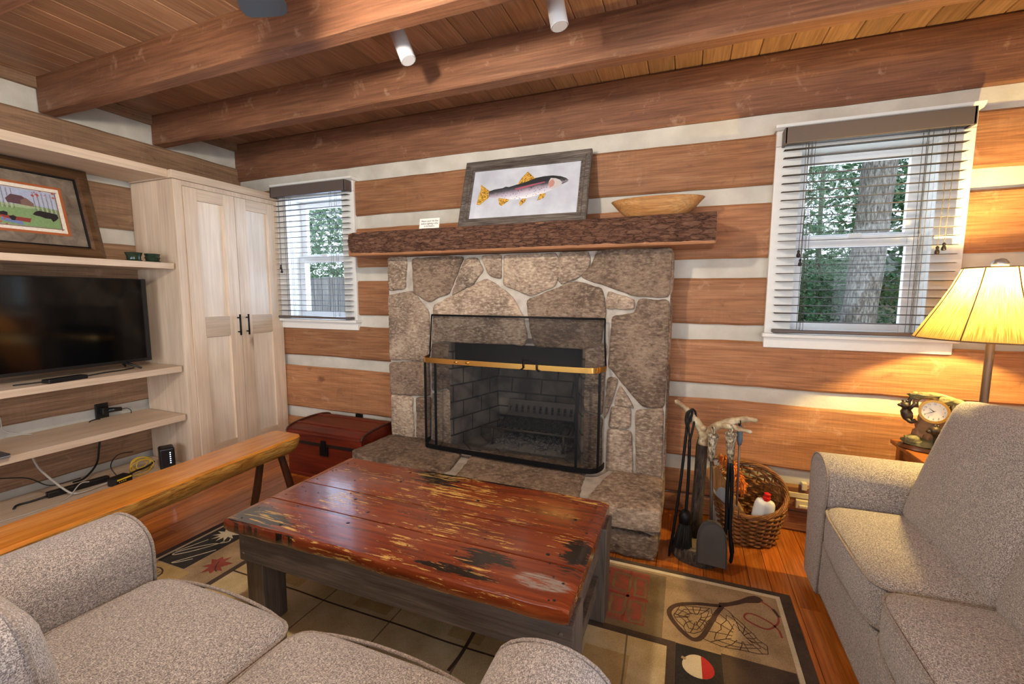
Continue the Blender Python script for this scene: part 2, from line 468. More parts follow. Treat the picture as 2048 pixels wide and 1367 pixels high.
def spline(pts, n=8):
    """catmull-rom through pts"""
    P = [V(p) for p in pts]; P = [P[0] * 2 - P[1]] + P + [P[-1] * 2 - P[-2]]
    out = []
    for i in range(1, len(P) - 2):
        a, b, c, d = P[i - 1:i + 3]
        for k in range(n):
            t = k / n
            out.append(.5 * ((2 * b) + (c - a) * t + (2 * a - 5 * b + 4 * c - d) * t * t + (3 * b - a - 3 * c + d) * t ** 3))
    out.append(P[-2].copy())
    return out

def lathe(bm, prof, at=(0, 0, 0), seg=24, mi=0, sx=1, sy=1, cap=True):
    rings = []
    for r, z in prof:
        rings.append([bm.verts.new((at[0] + math.cos(2 * PI * k / seg) * r * sx, at[1] + math.sin(2 * PI * k / seg) * r * sy, at[2] + z)) for k in range(seg)])
    for A, B in zip(rings, rings[1:]):
        for k in range(seg):
            f = bm.faces.new((A[k], A[(k + 1) % seg], B[(k + 1) % seg], B[k])); f.material_index = mi; f.smooth = True
    if cap:
        for R in (rings[0][::-1], rings[-1]):
            f = bm.faces.new(R); f.material_index = mi
    return rings

def prism(bm, poly, fn, d0, d1, mi=0):
    """polygon (u,v) extruded from depth d0 to d1 through fn(u,v,d)->xyz"""
    A = [bm.verts.new(fn(u, v, d0)) for u, v in poly]; B = [bm.verts.new(fn(u, v, d1)) for u, v in poly]
    n = len(poly)
    fs = [bm.faces.new(A[::-1]), bm.faces.new(B)] + [bm.faces.new((A[i], A[(i + 1) % n], B[(i + 1) % n], B[i])) for i in range(n)]
    for f in fs: f.material_index = mi
    return fs

def rbox(bm, cen, half, r, n=10, crown=(0, 0, 0), mi=0, M4=None, puff=None):
    """soft box: rounded edges of radius r and crowned faces"""
    c = V(cen); h = V(half)
    tmp = bmesh.new()
    bmesh.ops.create_cube(tmp, size=2)
    bmesh.ops.subdivide_edges(tmp, edges=tmp.edges, cuts=n, use_grid_fill=True)
    vm = {}
    for v in tmp.verts:
        p = V((v.co.x, v.co.y, v.co.z))
        # push samples towards the edges so that the rounding gets enough of them
        q = V([math.copysign(abs(a) ** .75, a) for a in p])
        w = V((q.x * h.x, q.y * h.y, q.z * h.z))
        inn = V([max(-h[i] + r, min(h[i] - r, w[i])) for i in range(3)])
        dlt = w - inn
        if dlt.length > 1e-6: w = inn + dlt.normalized() * r
        k = [1 - min(1, abs(w[i] / h[i])) ** 2.2 for i in range(3)]
        w.x += math.copysign(crown[0] * k[1] * k[2], q.x) * abs(q.x)
        w.y += math.copysign(crown[1] * k[0] * k[2], q.y) * abs(q.y)
        w.z += math.copysign(crown[2] * k[0] * k[1], q.z) * abs(q.z)
        if puff: w += puff(w)
        w += c
        if M4 is not None: w = M4 @ w
        vm[v] = bm.verts.new(w)
    for f in tmp.faces:
        g = bm.faces.new([vm[v] for v in f.verts]); g.material_index = mi; g.smooth = True
    tmp.free()

def resample(poly, step):
    out = []
    for i, (x, y) in enumerate(poly):
        x2, y2 = poly[(i + 1) % len(poly)]
        L = math.hypot(x2 - x, y2 - y); k = max(1, int(L / step))
        for j in range(k): out.append((x + (x2 - x) * j / k, y + (y2 - y) * j / k))
    return out

def pillow(bm, poly, fn, h, mi=0, jit=.006, d0=0.0, grow=0.0):
    """irregular stone: outline raised to a domed face through fn(u,v,d)"""
    gx = sum(p[0] for p in poly) / len(poly); gy = sum(p[1] for p in poly) / len(poly)
    poly = [(x + (x - gx) / (math.hypot(x - gx, y - gy) or 1) * grow, y + (y - gy) / (math.hypot(x - gx, y - gy) or 1) * grow) for x, y in poly]
    poly = resample(poly, .02)
    n = len(poly)
    # soften corners
    for _ in range(1):
        poly = [((poly[i - 1][0] + 2 * poly[i][0] + poly[(i + 1) % n][0]) / 4, (poly[i - 1][1] + 2 * poly[i][1] + poly[(i + 1) % n][1]) / 4) for i in range(n)]
    cx = sum(p[0] for p in poly) / n; cy = sum(p[1] for p in poly) / n
    sz = max(math.hypot(p[0] - cx, p[1] - cy) for p in poly)
    rings = []
    for ins, hh in ((0, d0), (0.0, h * .55), (.006, h * .85), (.022, h), (.06, h * 1.05), (.12, h * 1.1)):
        R = []
        for i, (x, y) in enumerate(poly):
            dx, dy = cx - x, cy - y; L = math.hypot(dx, dy) or 1
            k = min(ins / L, .8)
            jx = noise.noise(V((x * 23, y * 23, 3.1))) * jit; jy = noise.noise(V((x * 23, y * 23, 9.4))) * jit
            dd = hh + (noise.noise(V((x * 9 + k * 3, y * 9, 1.7))) * .006 if hh > d0 else 0)
            R.append(bm.verts.new(fn(x + dx * k + jx, y + dy * k + jy, dd)))
        rings.append(R)
    for A, B in zip(rings, rings[1:]):
        for i in range(n):
            f = bm.faces.new((A[i], A[(i + 1) % n], B[(i + 1) % n], B[i])); f.material_index = mi; f.smooth = True
    c = bm.verts.new(fn(cx, cy, h * 1.1))
    for i in range(n):
        f = bm.faces.new((rings[-1][i], rings[-1][(i + 1) % n], c)); f.material_index = mi; f.smooth = True

def text_obj(name, body, size, mat, Mx, parent, shear=0, ext=.0004):
    cu = bpy.data.curves.new(name, 'FONT'); cu.body = body; cu.size = size; cu.shear = shear
    cu.align_x = 'CENTER'; cu.align_y = 'CENTER'; cu.extrude = ext
    to = bpy.data.objects.new(name, cu); COL.objects.link(to)
    dg = bpy.context.evaluated_depsgraph_get()
    me = bpy.data.meshes.new_from_object(to.evaluated_get(dg))
    bpy.data.objects.remove(to)
    bm = bmesh.new(); bm.from_mesh(me); bmesh.ops.transform(bm, matrix=Mx, verts=bm.verts)
    return obj(name, bm, mat, parent)

# ---------------------------------------------------------------- SETTING
WIN = {1: (-3.155, -2.353), 2: (.395, 1.19)}      # casing edges (X)
WZ0, WZ1 = 1.02, 2.16
OPN = {1: (-3.035, -2.47), 2: (.515, 1.07)}       # wall openings
OZ0, OZ1 = 1.10, 2.05
FB = (-1.47, -.54, 1.0)                            # firebox opening

def hewn(bm, fn, u0, u1, z0, z1, seed, dep=.05, mi=0):
    """one hewn log face between u0..u1, wavering edges; fn(u,d,z)"""
    n = max(2, int((u1 - u0) / .09))
    rings = []
    for i in range(n + 1):
        u = u0 + (u1 - u0) * i / n
        a = noise.noise(V((u * 2.1, seed * 3.7, 0))) * .007 + noise.noise(V((u * 9, seed * 3.7, 5))) * .003
        b = noise.noise(V((u * 2.1, seed * 5.3, 8))) * .007 + noise.noise(V((u * 9, seed * 5.3, 2))) * .003
        d = noise.noise(V((u * 1.7, seed * 1.9, 4))) * .004
        lo, hi = z0 + a, z1 + b
        rings.append([bm.verts.new(fn(u, dd, zz)) for dd, zz in ((dep, lo + .004), (.010 + d, lo), (d, lo + .012), (d - .001, (lo + hi) / 2), (d, hi - .012), (.010 + d, hi), (dep, hi - .004))])
    for A, B in zip(rings, rings[1:]):
        for k in range(len(A) - 1):
            f = bm.faces.new((A[k], A[k + 1], B[k + 1], B[k])); f.material_index = mi
    for R in (rings[0], rings[-1]):
        f = bm.faces.new(R); f.material_index = mi

def slab_with_holes(bm, fn, u0, u1, z0, z1, holes, d0, d1, mi=0):
    us = sorted({u0, u1} | {h[0] for h in holes} | {h[1] for h in holes}); zs = sorted({z0, z1} | {h[2] for h in holes} | {h[3] for h in holes})
    for a, b in zip(us, us[1:]):
        for c, d in zip(zs, zs[1:]):
            um, zm = (a + b) / 2, (c + d) / 2
            if any(h[0] < um < h[1] and h[2] < zm < h[3] for h in holes): continue
            prism(bm, [(a, c), (b, c), (b, d), (a, d)], lambda u, v, dd: fn(u, dd, v), d0, d1, mi)

def fback(u, d, z): return (u, D + d, z)
def fleft(u, d, z): return (XL - d, u, z)
ROWS = [(2.243, ZC), (1.884, 2.139), (1.501, 1.792), (1.137, 1.397), (.792, 1.046), (.35, .704), (.118, .262), (0.0, .112)]
bm = newbm()
holes = [(OPN[1][0] - .018, OPN[1][1] + .018, OZ0 - .018, OZ1 + .018), (OPN[2][0] - .018, OPN[2][1] + .018, OZ0 - .018, OZ1 + .018), (FB[0] - .02, FB[1] + .02, 0.0, FB[2])]
slab_with_holes(bm, fback, XL - .1, XR + .1, 0, ZC, holes, .022, .20, 1)
for k, (a, b) in enumerate(ROWS):
    segs = [(XL - .05, XR + .05)]
    if b > WZ0 and a < WZ1 - .05 and k:
        segs = [(XL - .05, WIN[1][0] + .06), (WIN[1][1] - .06, WIN[2][0] + .06), (WIN[2][1] - .06, XR + .05)]
    if a < 1.0:
        segs = [(XL - .05, -1.86), (-.16, XR + .05)] if a < .75 else [(XL - .05, -1.86), (-.16, XR + .05)]
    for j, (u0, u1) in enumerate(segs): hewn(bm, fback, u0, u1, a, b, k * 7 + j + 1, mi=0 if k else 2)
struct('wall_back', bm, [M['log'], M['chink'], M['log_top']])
LROWS = [(2.139, 2.348), (1.73, 2.018), (1.35, 1.631), (.95, 1.25), (.542, .85), (.165, .433), (0.0, .105)]
bm = newbm()
slab_with_holes(bm, fleft, YF - .1, D + .1, 0, ZC, [], .022, .20, 1)
for k, (a, b) in enumerate(LROWS): hewn(bm, fleft, YF - .05, D + .02, a, b, 40 + k)
box(bm, XL - .03, XL + .012, YF, D, ZC - .06, ZC, 0)
struct('wall_left', bm, [M['log_y'], M['chink']])
# the walls the camera has its back to, with unseen openings made for the area lights
bm = newbm()
ff = lambda u, d, z: (u, YF - d, z)
slab_with_holes(bm, ff, XL - .1, XR + .1, 0, ZC, [(-2.9, -.5, .55, 2.15), (.1, 1.3, .55, 2.15)], .02, .2, 1)
for k, (a, b) in enumerate(ROWS):
    if b < .5 or a > 2.2: hewn(bm, ff, XL, XR, a, b, 60 + k)
    else:
        for u0, u1 in ((XL, -3.0), (-.4, 0.0), (1.4, XR)): hewn(bm, ff, u0, u1, a, b, 60 + k)
struct('wall_front', bm, [M['log'], M['chink']])
bm = newbm()
fr = lambda u, d, z: (XR + d, u, z)
slab_with_holes(bm, fr, YF - .1, D + .1, 0, ZC, [(-1.9, .5, .3, 2.15)], .02, .2, 1)
for k, (a, b) in enumerate(ROWS):
    if a > 2.2 or b < .3: hewn(bm, fr, YF, D, a, b, 80 + k)
    else:
        for u0, u1 in ((YF, -2.0), (.6, D)): hewn(bm, fr, u0, u1, a, b, 80 + k)
struct('wall_right', bm, [M['log_y'], M['chink']])
# floor of narrow pine boards running towards the fireplace
bm = newbm()
x = XL - .1; i = 0
while x < XR + .1:
    w = random.choice((.085, .1, .11))
    y = YF - .1 - random.random() * 1.2
    while y < D + .1:
        L = random.uniform(1.4, 3.2)
        y0, y1 = max(y, YF - .1), min(y + L, D + .1)
        if y1 > y0 + .02: box(bm, x + .0012, x + w - .0012, y0 + .001, y1 - .001, -.02, 0.0)
        y += L
    x += w
box(bm, XL - .1, XR + .1, YF - .1, D + .1, -.06, -.02, 1)
struct('floor', bm, [M['floor'], M['char']])
bm = newbm()
x = XL - .1
while x < XR + .1:
    w = .137
    box(bm, x + .001, x + w - .001, YF - .1, D + .1, ZC, ZC + .02, 0, .004, 1)
    x += w
box(bm, XL - .1, XR + .1, YF - .1, D + .1, ZC + .02, ZC + .06, 1)
struct('ceiling', bm, [M['ceil'], M['char']])
# ceiling beams
for k, (y0, y1, lab) in enumerate([(2.105, 2.188, 'rough brown ceiling beam nearest the fireplace wall'), (1.508, 1.592, 'rough brown ceiling beam crossing above the ceiling fan blade and in front of the two spotlights'), (.88, .966, 'rough ceiling beam with only a corner showing at the top left of the photo'), (.285, .37, None), (-.31, -.226, None)]):
    if lab is None: continue
    bm = newbm()
    n = 60; rings = []
    for i in range(n + 1):
        x = XL + .0 + (XR - XL) * i / n
        j = lambda s: noise.noise(V((x * 2.3, k * 5 + s, 0))) * .004 + noise.noise(V((x * 11, k * 5 + s, 4))) * .0018
        rings.append([bm.verts.new(p) for p in ((x, y0 + j(1), ZC), (x, y0 + j(2), 2.353 + j(3)), (x, y0 + .006 + j(2), 2.347 + j(3)), (x, y1 - .006 + j(4), 2.347 + j(5)), (x, y1 + j(4), 2.353 + j(5)), (x, y1 + j(6), ZC))])
    for A, B in zip(rings, rings[1:]):
        for q in range(5): bm.faces.new((A[q], A[q + 1], B[q + 1], B[q]))
    bm.faces.new(rings[0]); bm.faces.new(rings[-1])
    solo('ceiling_beam', bm, M['beam'], ((XL + XR) / 2, (y0 + y1) / 2, 2.347), lab, 'beam', 30)

# ---------------------------------------------------------------- windows and blinds
def window(n):
    x0, x1 = WIN[n]; a, b = OPN[n]
    bm = newbm()
    # casing: two sides, head, apron
    box(bm, x0, a, D - .018, D + .022, 1.085, 2.065, 0, .003)
    box(bm, b, x1, D - .018, D + .022, 1.085, 2.065, 0, .003)
    box(bm, x0, x1, D - .02, D + .022, 2.0655, 2.142, 0, .003); box(bm, a + .0005, b - .0005, D - .018, D + .022, 2.05, 2.065, 0, .003)
    box(bm, x0 + .0, x1, D - .016, D + .022, WZ0, 1.09, 0, .003)
    root = struct('window_%d' % n, bm, M['white'])
    bm = newbm()   # moulded cap
    prof = [(D + .02, 2.142), (D - .03, 2.142), (D - .05, 2.152), (D - .055, 2.164), (D + .02, 2.164)]
    A = [bm.verts.new((x0 - .01, y, z)) for y, z in prof]; B = [bm.verts.new((x1 + .01, y, z)) for y, z in prof]
    bm.faces.new(A); bm.faces.new(B)
    for i in range(5): bm.faces.new((A[i], A[(i + 1) % 5], B[(i + 1) % 5], B[i]))
    struct('window_cap', bm, M['white'], root)
    bm = newbm(); box(bm, x0 - .012, x1 + .012, D - .05, D + .02, 1.078, 1.1, 0, .005); struct('window_stool', bm, M['white'], root)
    bm = newbm()   # deep reveal
    q0 = D + .0225
    box(bm, a - .017, a, q0, D + .2, OZ0 - .017, OZ1 + .017); box(bm, b, b + .017, q0, D + .2, OZ0 - .017, OZ1 + .017)
    box(bm, a, b, q0, D + .2, OZ1, OZ1 + .017); box(bm, a, b, q0, D + .2, OZ0 - .017, OZ0)
    struct('window_reveal', bm, M['white'], root)
    def sash(nm, y0, y1, z0, z1, s):
        bm = newbm()
        box(bm, a, a + s, y0, y1, z0, z1, 0, .004); box(bm, b - s, b, y0, y1, z0, z1, 0, .004)
        box(bm, a + s, b - s, y0, y1, z0, z0 + s, 0, .004); box(bm, a + s, b - s, y0, y1, z1 - s, z1, 0, .004)
        f = struct(nm, bm, M['vinyl'], root)
        bm = newbm(); box(bm, a + s - .003, b - s + .003, (y0 + y1) / 2 - .003, (y0 + y1) / 2 + .003, z0 + s - .003, z1 - s + .003)
        g = obj('pane', bm, M['pane'], f)
        return f
    sash('upper_sash', D + .13, D + .165, 1.57, OZ1, .055)
    lo = sash('lower_sash', D + .095, D + .13, OZ0, 1.61, .055)
    bm = newbm(); box(bm, (a + b) / 2 - .03, (a + b) / 2 + .03, D + .08, D + .098, 1.60, 1.622, 0, .004); obj('sash_lock', bm, M['vinyl'], lo)
    # blind
    hx0, hx1 = (.425, 1.150) if n == 2 else (-3.11, -2.37)
    lab = ['taupe wooden slat blind on the small window beside the pale wardrobe', 'taupe wooden slat blind on the large window beside the lamp'][n - 1]
    bl = thing('window_blind', ((hx0 + hx1) / 2, D - .045, 1.13), lab, 'blind')
    bm = newbm(); box(bm, hx0, hx1, D - .082, D - .022, 2.063, 2.128, 0, .004); box(bm, hx0 - .004, hx1 + .004, D - .094, D - .082, 2.056, 2.134, 0, .003)
    box(bm, hx1 + .004 - .012, hx1 + .006, D - .094, D - .022, 2.056, 2.134, 0, .003); box(bm, hx0 - .006, hx0 + .008, D - .094, D - .022, 2.056, 2.134, 0, .003)
    obj('headrail', bm, M['blind'], bl)
    bm = newbm()
    N = 22; zt, zb = 2.035, 1.165
    for i in range(N):
        z = zt + (zb - zt) * i / (N - 1)
        w = .026; tl = math.radians(4)
        yc = D - .052
        e = random.uniform(-.002, .002)
        # gently curved slat with clipped ends
        prof = [(-w, .0), (-w * .5, .0018), (0, .0024), (w * .5, .0018), (w, 0), (w * .5, -.0008), (0, -.0002), (-w * .5, -.0008)]
        A = []; B = []
        for dy, dz in prof:
            yy = yc + dy * math.cos(tl); zz = z + e + dz + dy * math.sin(tl)
            A.append(bm.verts.new((hx0 + .003, yy, zz))); B.append(bm.verts.new((hx1 - .003, yy, zz)))
        bm.faces.new(A); bm.faces.new(B)
        for q in range(8): bm.faces.new((A[q], A[(q + 1) % 8], B[(q + 1) % 8], B[q]))
    obj('slats', bm, M['slat'], bl)
    bm = newbm(); box(bm, hx0, hx1, D - .078, D - .026, 1.105, 1.124, 0, .005); obj('bottom_rail', bm, M['blind'], bl)
    bm = newbm()
    W = hx1 - hx0
    for fx in (.17, .80):
        for dx in (-.008, .008):
            for yy in (D - .080, D - .025):
                tube(bm, [(hx0 + W * fx + dx, yy, 2.06), (hx0 + W * fx + dx + .002, yy, 1.12)], .0012, 5)
    obj('ladder_cords', bm, M['cord'], bl)
    left = [(hx0 + .09, 1.53), (hx0 + .10, 1.485)]
    right = [(hx1 - .085, 1.53), (hx1 - .062, 1.545)]
    ends = left + right if n == 2 else [(hx0 + .07, 1.53), (hx0 + .078, 1.5)]
    for (x, z) in ends:
        bm = newbm(); tube(bm, [(x, D - .088, 2.07), (x + .003, D - .089, (2.07 + z) / 2), (x, D - .088, z)], .0014, 5)
        obj('pull_cord', bm, M['cord'], bl)
    for (x, z) in ends:
        bm = newbm(); lathe(bm, [(.003, .0), (.007, -.006), (.005, -.014), (.0085, -.022), (.0095, -.032), (.006, -.036)], (x, D - .088, z), 10)
        obj('cord_tassel', bm, M['dark'], bl)
window(1); window(2)

# ---------------------------------------------------------------- FIREPLACE
YFP = 2.57          # front of the stone face
fp = thing('fireplace', (-1.0, 2.6, 0), 'fieldstone fireplace with raised stone hearth between the two windows', 'fireplace')
ff_ = lambda u, v, d: (u, YFP + .012 - d, v)
bm = newbm()
# mortar body around the opening
ox0, ox1, oz1 = FB[0] + .02, FB[1] - .02, .985
# mortar face carries the irregular right edge of the masonry
for a, b, c, d in ((-1.945, ox0, 0.0, 1.552), (ox1, -.088, 0.0, 1.552), (ox0, ox1, oz1, 1.552)):
    prism(bm, [(a, c), (b, c), (b, d), (a, d)], ff_, 0, -(D + .01 - YFP - .012))
obj('mortar', bm, M['mortar'], fp)
STONES = [
 [(-1.935,1.545),(-1.793,1.545),(-1.808,1.347),(-1.94,1.33)],
 [(-1.735,1.537),(-1.447,1.540),(-1.358,1.535),(-1.467,1.314),(-1.617,1.257),(-1.73,1.314)],
 [(-1.341,1.518),(-1.263,1.528),(-1.22,1.452),(-1.289,1.376),(-1.44,1.298),(-1.377,1.431)],
 [(-1.22,1.538),(-1.095,1.539),(-1.095,1.405),(-1.17,1.429)],
 [(-1.063,1.538),(-0.744,1.542),(-0.721,1.48),(-0.741,1.359),(-0.894,1.3),(-1.062,1.36)],
 [(-0.707,1.543),(-0.548,1.545),(-0.54,1.476),(-0.574,1.421),(-0.697,1.365),(-0.72,1.408)],
 [(-0.479,1.55),(-0.094,1.55),(-0.102,1.29),(-0.276,1.303),(-0.432,1.357),(-0.574,1.4),(-0.512,1.475)],
 [(-1.94,1.28),(-1.75,1.314),(-1.628,1.176),(-1.622,0.979),(-1.653,0.852),(-1.94,0.845)],
 [(-1.57,1.225),(-1.187,1.391),(-1.021,1.285),(-0.948,1.158),(-0.923,1.039),(-0.939,0.988),(-1.472,0.988),(-1.593,0.98)],
 [(-0.909,1.263),(-0.623,1.372),(-0.466,1.33),(-0.442,1.198),(-0.472,1.002),(-0.52,.988),(-0.86,0.988),(-0.892,1.13)],
 [(-0.418,1.316),(-0.282,1.276),(-0.287,1.221),(-0.429,1.226)],
 [(-0.255,1.269),(-0.095,1.264),(-0.096,0.963),(-0.10,0.673),(-0.216,0.677),(-0.328,0.809),(-0.399,0.889),(-0.393,1.171),(-0.272,1.187)],
 [(-1.94,0.811),(-1.634,0.837),(-1.629,0.609),(-1.94,0.592)],
 [(-1.94,0.575),(-1.767,0.58),(-1.763,0.3),(-1.94,0.27)],
 [(-1.727,0.575),(-1.619,0.585),(-1.624,0.3),(-1.733,0.3)],
 [(-1.594,0.957),(-1.462,0.969),(-1.462,0.689),(-1.599,0.646)],
 [(-1.6,0.612),(-1.462,0.656),(-1.462,0.25),(-1.597,0.235)],
 [(-0.411,0.817),(-0.355,0.807),(-0.393,0.66),(-0.426,0.569)],
 [(-0.378,0.647),(-0.282,0.642),(-0.285,0.534),(-0.396,0.529)],
 [(-0.341,0.78),(-0.262,0.658),(-0.365,0.663)],
 [(-0.248,0.631),(-0.10,0.659),(-0.096,0.27),(-0.23,0.27)],
 [(-0.403,0.506),(-0.271,0.507),(-0.258,0.26),(-0.405,0.26)],
 [(-0.545,0.984),(-0.423,1.016),(-0.44,0.829),(-0.441,0.6),(-.545,.62)],
 [(-0.545,0.59),(-.441,.57),(-.441,.26),(-.545,.26)]]
bm = newbm()
for p in STONES: pillow(bm, p, ff_, .018, grow=.012)
# stone returns on both flanks
fr_ = lambda u, v, d: (-.09 + d, u, v)
fl_ = lambda u, v, d: (-1.943 - d, u, v)
for a, b in ((.02, .25), (.27, .55), (.575, .9), (.925, 1.28), (1.3, 1.54)):
    pillow(bm, [(YFP + .03, a), (D - .01, a), (D - .01, b), (YFP + .03, b)], fr_, .012)
    pillow(bm, [(YFP + .03, a), (D - .01, a), (D - .01, b), (YFP + .03, b)], fl_, .010)
obj('surround_stones', bm, M['stone'], fp)
# hearth
HT = lambda x: .283 - .014 * (x + 1.0)
def hz(k): return lambda u, v, d: (u, v, HT(u) - .02 + k + d)
bm = newbm()
prism(bm, [(-1.93, 2.17), (-.10, 2.17), (-.10, D - .02), (-1.93, D - .02)], lambda u, v, d: (u, v, d), 0.0, .262)
obj('hearth_mortar', bm, M['mortar'], fp)
bm = newbm()
for p, h in (([(-1.975, 2.19), (-1.955, 2.56), (-1.60, 2.60), (-1.40, 2.56), (-1.31, 2.44), (-1.26, 2.22), (-1.29, 2.145), (-1.60, 2.13), (-1.85, 2.125)], .026),
             ([(-1.235, 2.41), (-1.22, 2.58), (-.85, 2.60), (-.52, 2.58), (-.50, 2.36), (-.47, 2.13), (-.8, 2.115), (-1.18, 2.12), (-1.2, 2.25)], .02),
             ([(-.435, 2.16), (-.40, 2.40), (-.36, 2.57), (-.085, 2.57), (-.072, 2.13), (-.2, 2.105), (-.33, 2.10)], .022)):
    pillow(bm, p, lambda u, v, d: (u, v, HT(u) - .022 + d), h, 0, .008, -.08)
hf = lambda u, v, d: (u, 2.165 - d, v)
for p in ([(-1.95, .16), (-1.5, .17), (-1.52, .25), (-1.95, .25)], [(-1.95, .02), (-1.45, .02), (-1.5, .15), (-1.95, .14)], [(-1.4, .02), (-1.0, .02), (-1.02, .24), (-1.42, .24)],
          [(-.96, .14), (-.5, .15), (-.52, .25), (-.95, .25)], [(-.94, .02), (-.5, .02), (-.48, .12), (-.95, .11)],
          [(-.44, .155), (-.085, .15), (-.08, .262), (-.44, .258)], [(-.45, .01), (-.20, .005), (-.085, .015), (-.08, .13), (-.3, .14), (-.45, .13)]):
    pillow(bm, p, hf, .03, 0, .008, -.02)
hr = lambda u, v, d: (-.105 + d, u, v)
for p in ([(2.18, .01), (2.42, .01), (2.40, .13), (2.18, .14)], [(2.18, .155), (2.30, .15), (2.30, .26), (2.18, .26)], [(2.33, .15), (2.55, .15), (2.55, .26), (2.33, .26)], [(2.45, .01), (2.57, .01), (2.57, .13), (2.45, .13)]):
    pillow(bm, p, hr, .022, 0, .008, -.02)
hl = lambda u, v, d: (-1.925 - d, u, v)
for p in ([(2.18, .01), (2.42, .01), (2.40, .24), (2.18, .24)], [(2.45, .01), (2.57, .01), (2.57, .25), (2.45, .25)]): pillow(bm, p, hl, .02, 0, .006, -.02)
obj('hearth_stones', bm, M['stone'], fp)
# fire box
bm = newbm()
y0, y1 = YFP - .002, 3.06
bx0, bx1 = -1.30, -.72
z0, z1 = .272, 1.0
q = [bm.verts.new(p) for p in ((ox0, y0, z0), (ox1, y0, z0), (bx1, y1, z0), (bx0, y1, z0), (ox0, y0, z1), (ox1, y0, z1), (bx1, y1 - .12, z1 + .3), (bx0, y1 - .12, z1 + .3))]
for f in ((0, 1, 2, 3), (0, 3, 7, 4), (1, 5, 6, 2), (3, 2, 6, 7), (4, 7, 6, 5)): bm.faces.new([q[i] for i in f])
o = obj('firebox', bm, M['brick'], fp)
md = o.modifiers.new('s', 'SOLIDIFY'); md.thickness = .04; md.offset = 1
bm = newbm()
box(bm, ox0 + .005, ox1 - .005, YFP + .03, YFP + .05, .845, .99)
box(bm, ox0 + .005, ox1 - .005, YFP + .02, YFP + .12, .84, .852)
obj('smoke_lintel', bm, M['iron'], fp, label='black iron smoke lintel')

# grate with ash
gr = thing('fire_grate', (-.95, 2.80, .275), 'black iron fire grate standing in the ash of the fireplace', 'grate')
gy0, gy1 = 2.68, 2.92
for x in (-1.20, -.70):
    for yy, zz in ((gy0, .40), (gy1, .42)):
        bm = newbm(); tube(bm, [(x, yy, .285), (x, yy, zz)], .009, 8); obj('leg', bm, M['steel'], gr)
bm = newbm(); tube(bm, [(-1.28, gy0, .40), (-.62, gy0, .40)], .009, 8); obj('front_bar', bm, M['steel'], gr)
bm = newbm(); tube(bm, [(-1.24, gy1, .42), (-.66, gy1, .42)], .009, 8)
for i in range(11):
    x = -1.20 + i * .05
    tube(bm, [(x, gy0, .40), (x, (gy0 + gy1) / 2, .37), (x, gy1, .42)], .006, 6)
obj('cross_bars', bm, M['iron'], gr)
bm = newbm()   # perforated back plate
def bp(u, v, d): return (u, gy1 + .02 - d + (v - .42) * .25, v)
xs = [-1.19 + i * .045 for i in range(12)]
for a, b in zip(xs, xs[1:]):
    m = (a + b) / 2
    for c in ((a, m - .009, .42, .54), (m + .009, b, .42, .54), (m - .009, m + .009, .42, .455), (m - .009, m + .009, .505, .54)):
        prism(bm, [(c[0], c[2]), (c[1], c[2]), (c[1], c[3]), (c[0], c[3])], bp, 0, .008)
obj('back_plate', bm, M['steel'], gr)
def heap(name, mat, x0, x1, y0, y1, z, h, n, r, label, cat, seed):
    rd = random.Random(seed); bm = newbm()
    nx, ny = 26, 14; g = []
    for i in range(nx + 1):
        row = []
        for j in range(ny + 1):
            a, b = i / nx, j / ny
            e = (1 - (2 * a - 1) ** 4) * (1 - (2 * b - 1) ** 4)
            row.append(bm.verts.new((x0 + (x1 - x0) * a, y0 + (y1 - y0) * b, z + e * (h * (.55 + .45 * noise.noise(V((a * 9, b * 6, seed)))) + .004))))
        g.append(row)
    for i in range(nx):
        for j in range(ny): bm.faces.new((g[i][j], g[i + 1][j], g[i + 1][j + 1], g[i][j + 1]))
    for _ in range(n):
        a, b = rd.random(), rd.random(); e = (1 - (2 * a - 1) ** 4) * (1 - (2 * b - 1) ** 4)
        s = rd.uniform(.4, 1) * r
        mm = Matrix.Translation((x0 + (x1 - x0) * a, y0 + (y1 - y0) * b, z + e * h * .8)) @ Matrix.Rotation(rd.random() * 6, 4, V((rd.random(), rd.random(), rd.random() + .1)).normalized()) @ Matrix.Diagonal((s, s * .7, s * .6, 1))
        bmesh.ops.create_icosphere(bm, subdivisions=1, radius=1, matrix=mm)
    bm2 = bm
    cx, cy = (x0 + x1) / 2, (y0 + y1) / 2
    o = solo(name, bm2, mat, (cx, cy, z), label, cat); o['kind'] = 'stuff'
heap('ash_pile', M['ash'], -1.24, -.68, 2.635, 2.95, .274, .05, 260, .014, 'grey ash heaped under the fire grate', 'ash', 3)
heap('charcoal_pile', M['char'], -1.17, -.72, 2.70, 2.90, .41, .035, 150, .02, 'burnt black coals lying on the fire grate', 'coal', 4)

# fire screen
sc_ = thing('fire_screen', (-1.0, 2.45, .275), 'black wire gauze fire screen with a brass band in front of the fireplace', 'fire screen')
plan = spline([(-1.60, 2.545, 0), (-1.592, 2.49, 0), (-1.565, 2.43, 0), (-1.50, 2.405, 0), (-1.2, 2.40, 0), (-.8, 2.40, 0), (-.53, 2.405, 0), (-.455, 2.43, 0), (-.425, 2.49, 0), (-.42, 2.545, 0)], 6)
def lift(z): return [V((p.x, p.y, z(p.x) if callable(z) else z)) for p in plan]
zb = lambda x: HT(x) + .012
def ribbon(bm, lo, hi, t):
    n = len(lo)
    cen = V((-1.0, 2.7, 0))
    A = []
    for p, q in zip(lo, hi):
        out = (V((p.x, p.y, 0)) - cen).normalized() * t
        A.append([bm.verts.new(v) for v in (p, q, q + out, p + out)])
    for a, b in zip(A, A[1:]):
        for k in range(4):
            f = bm.faces.new((a[k], a[(k + 1) % 4], b[(k + 1) % 4], b[k])); f.smooth = False
    bm.faces.new(A[0]); bm.faces.new(A[-1])
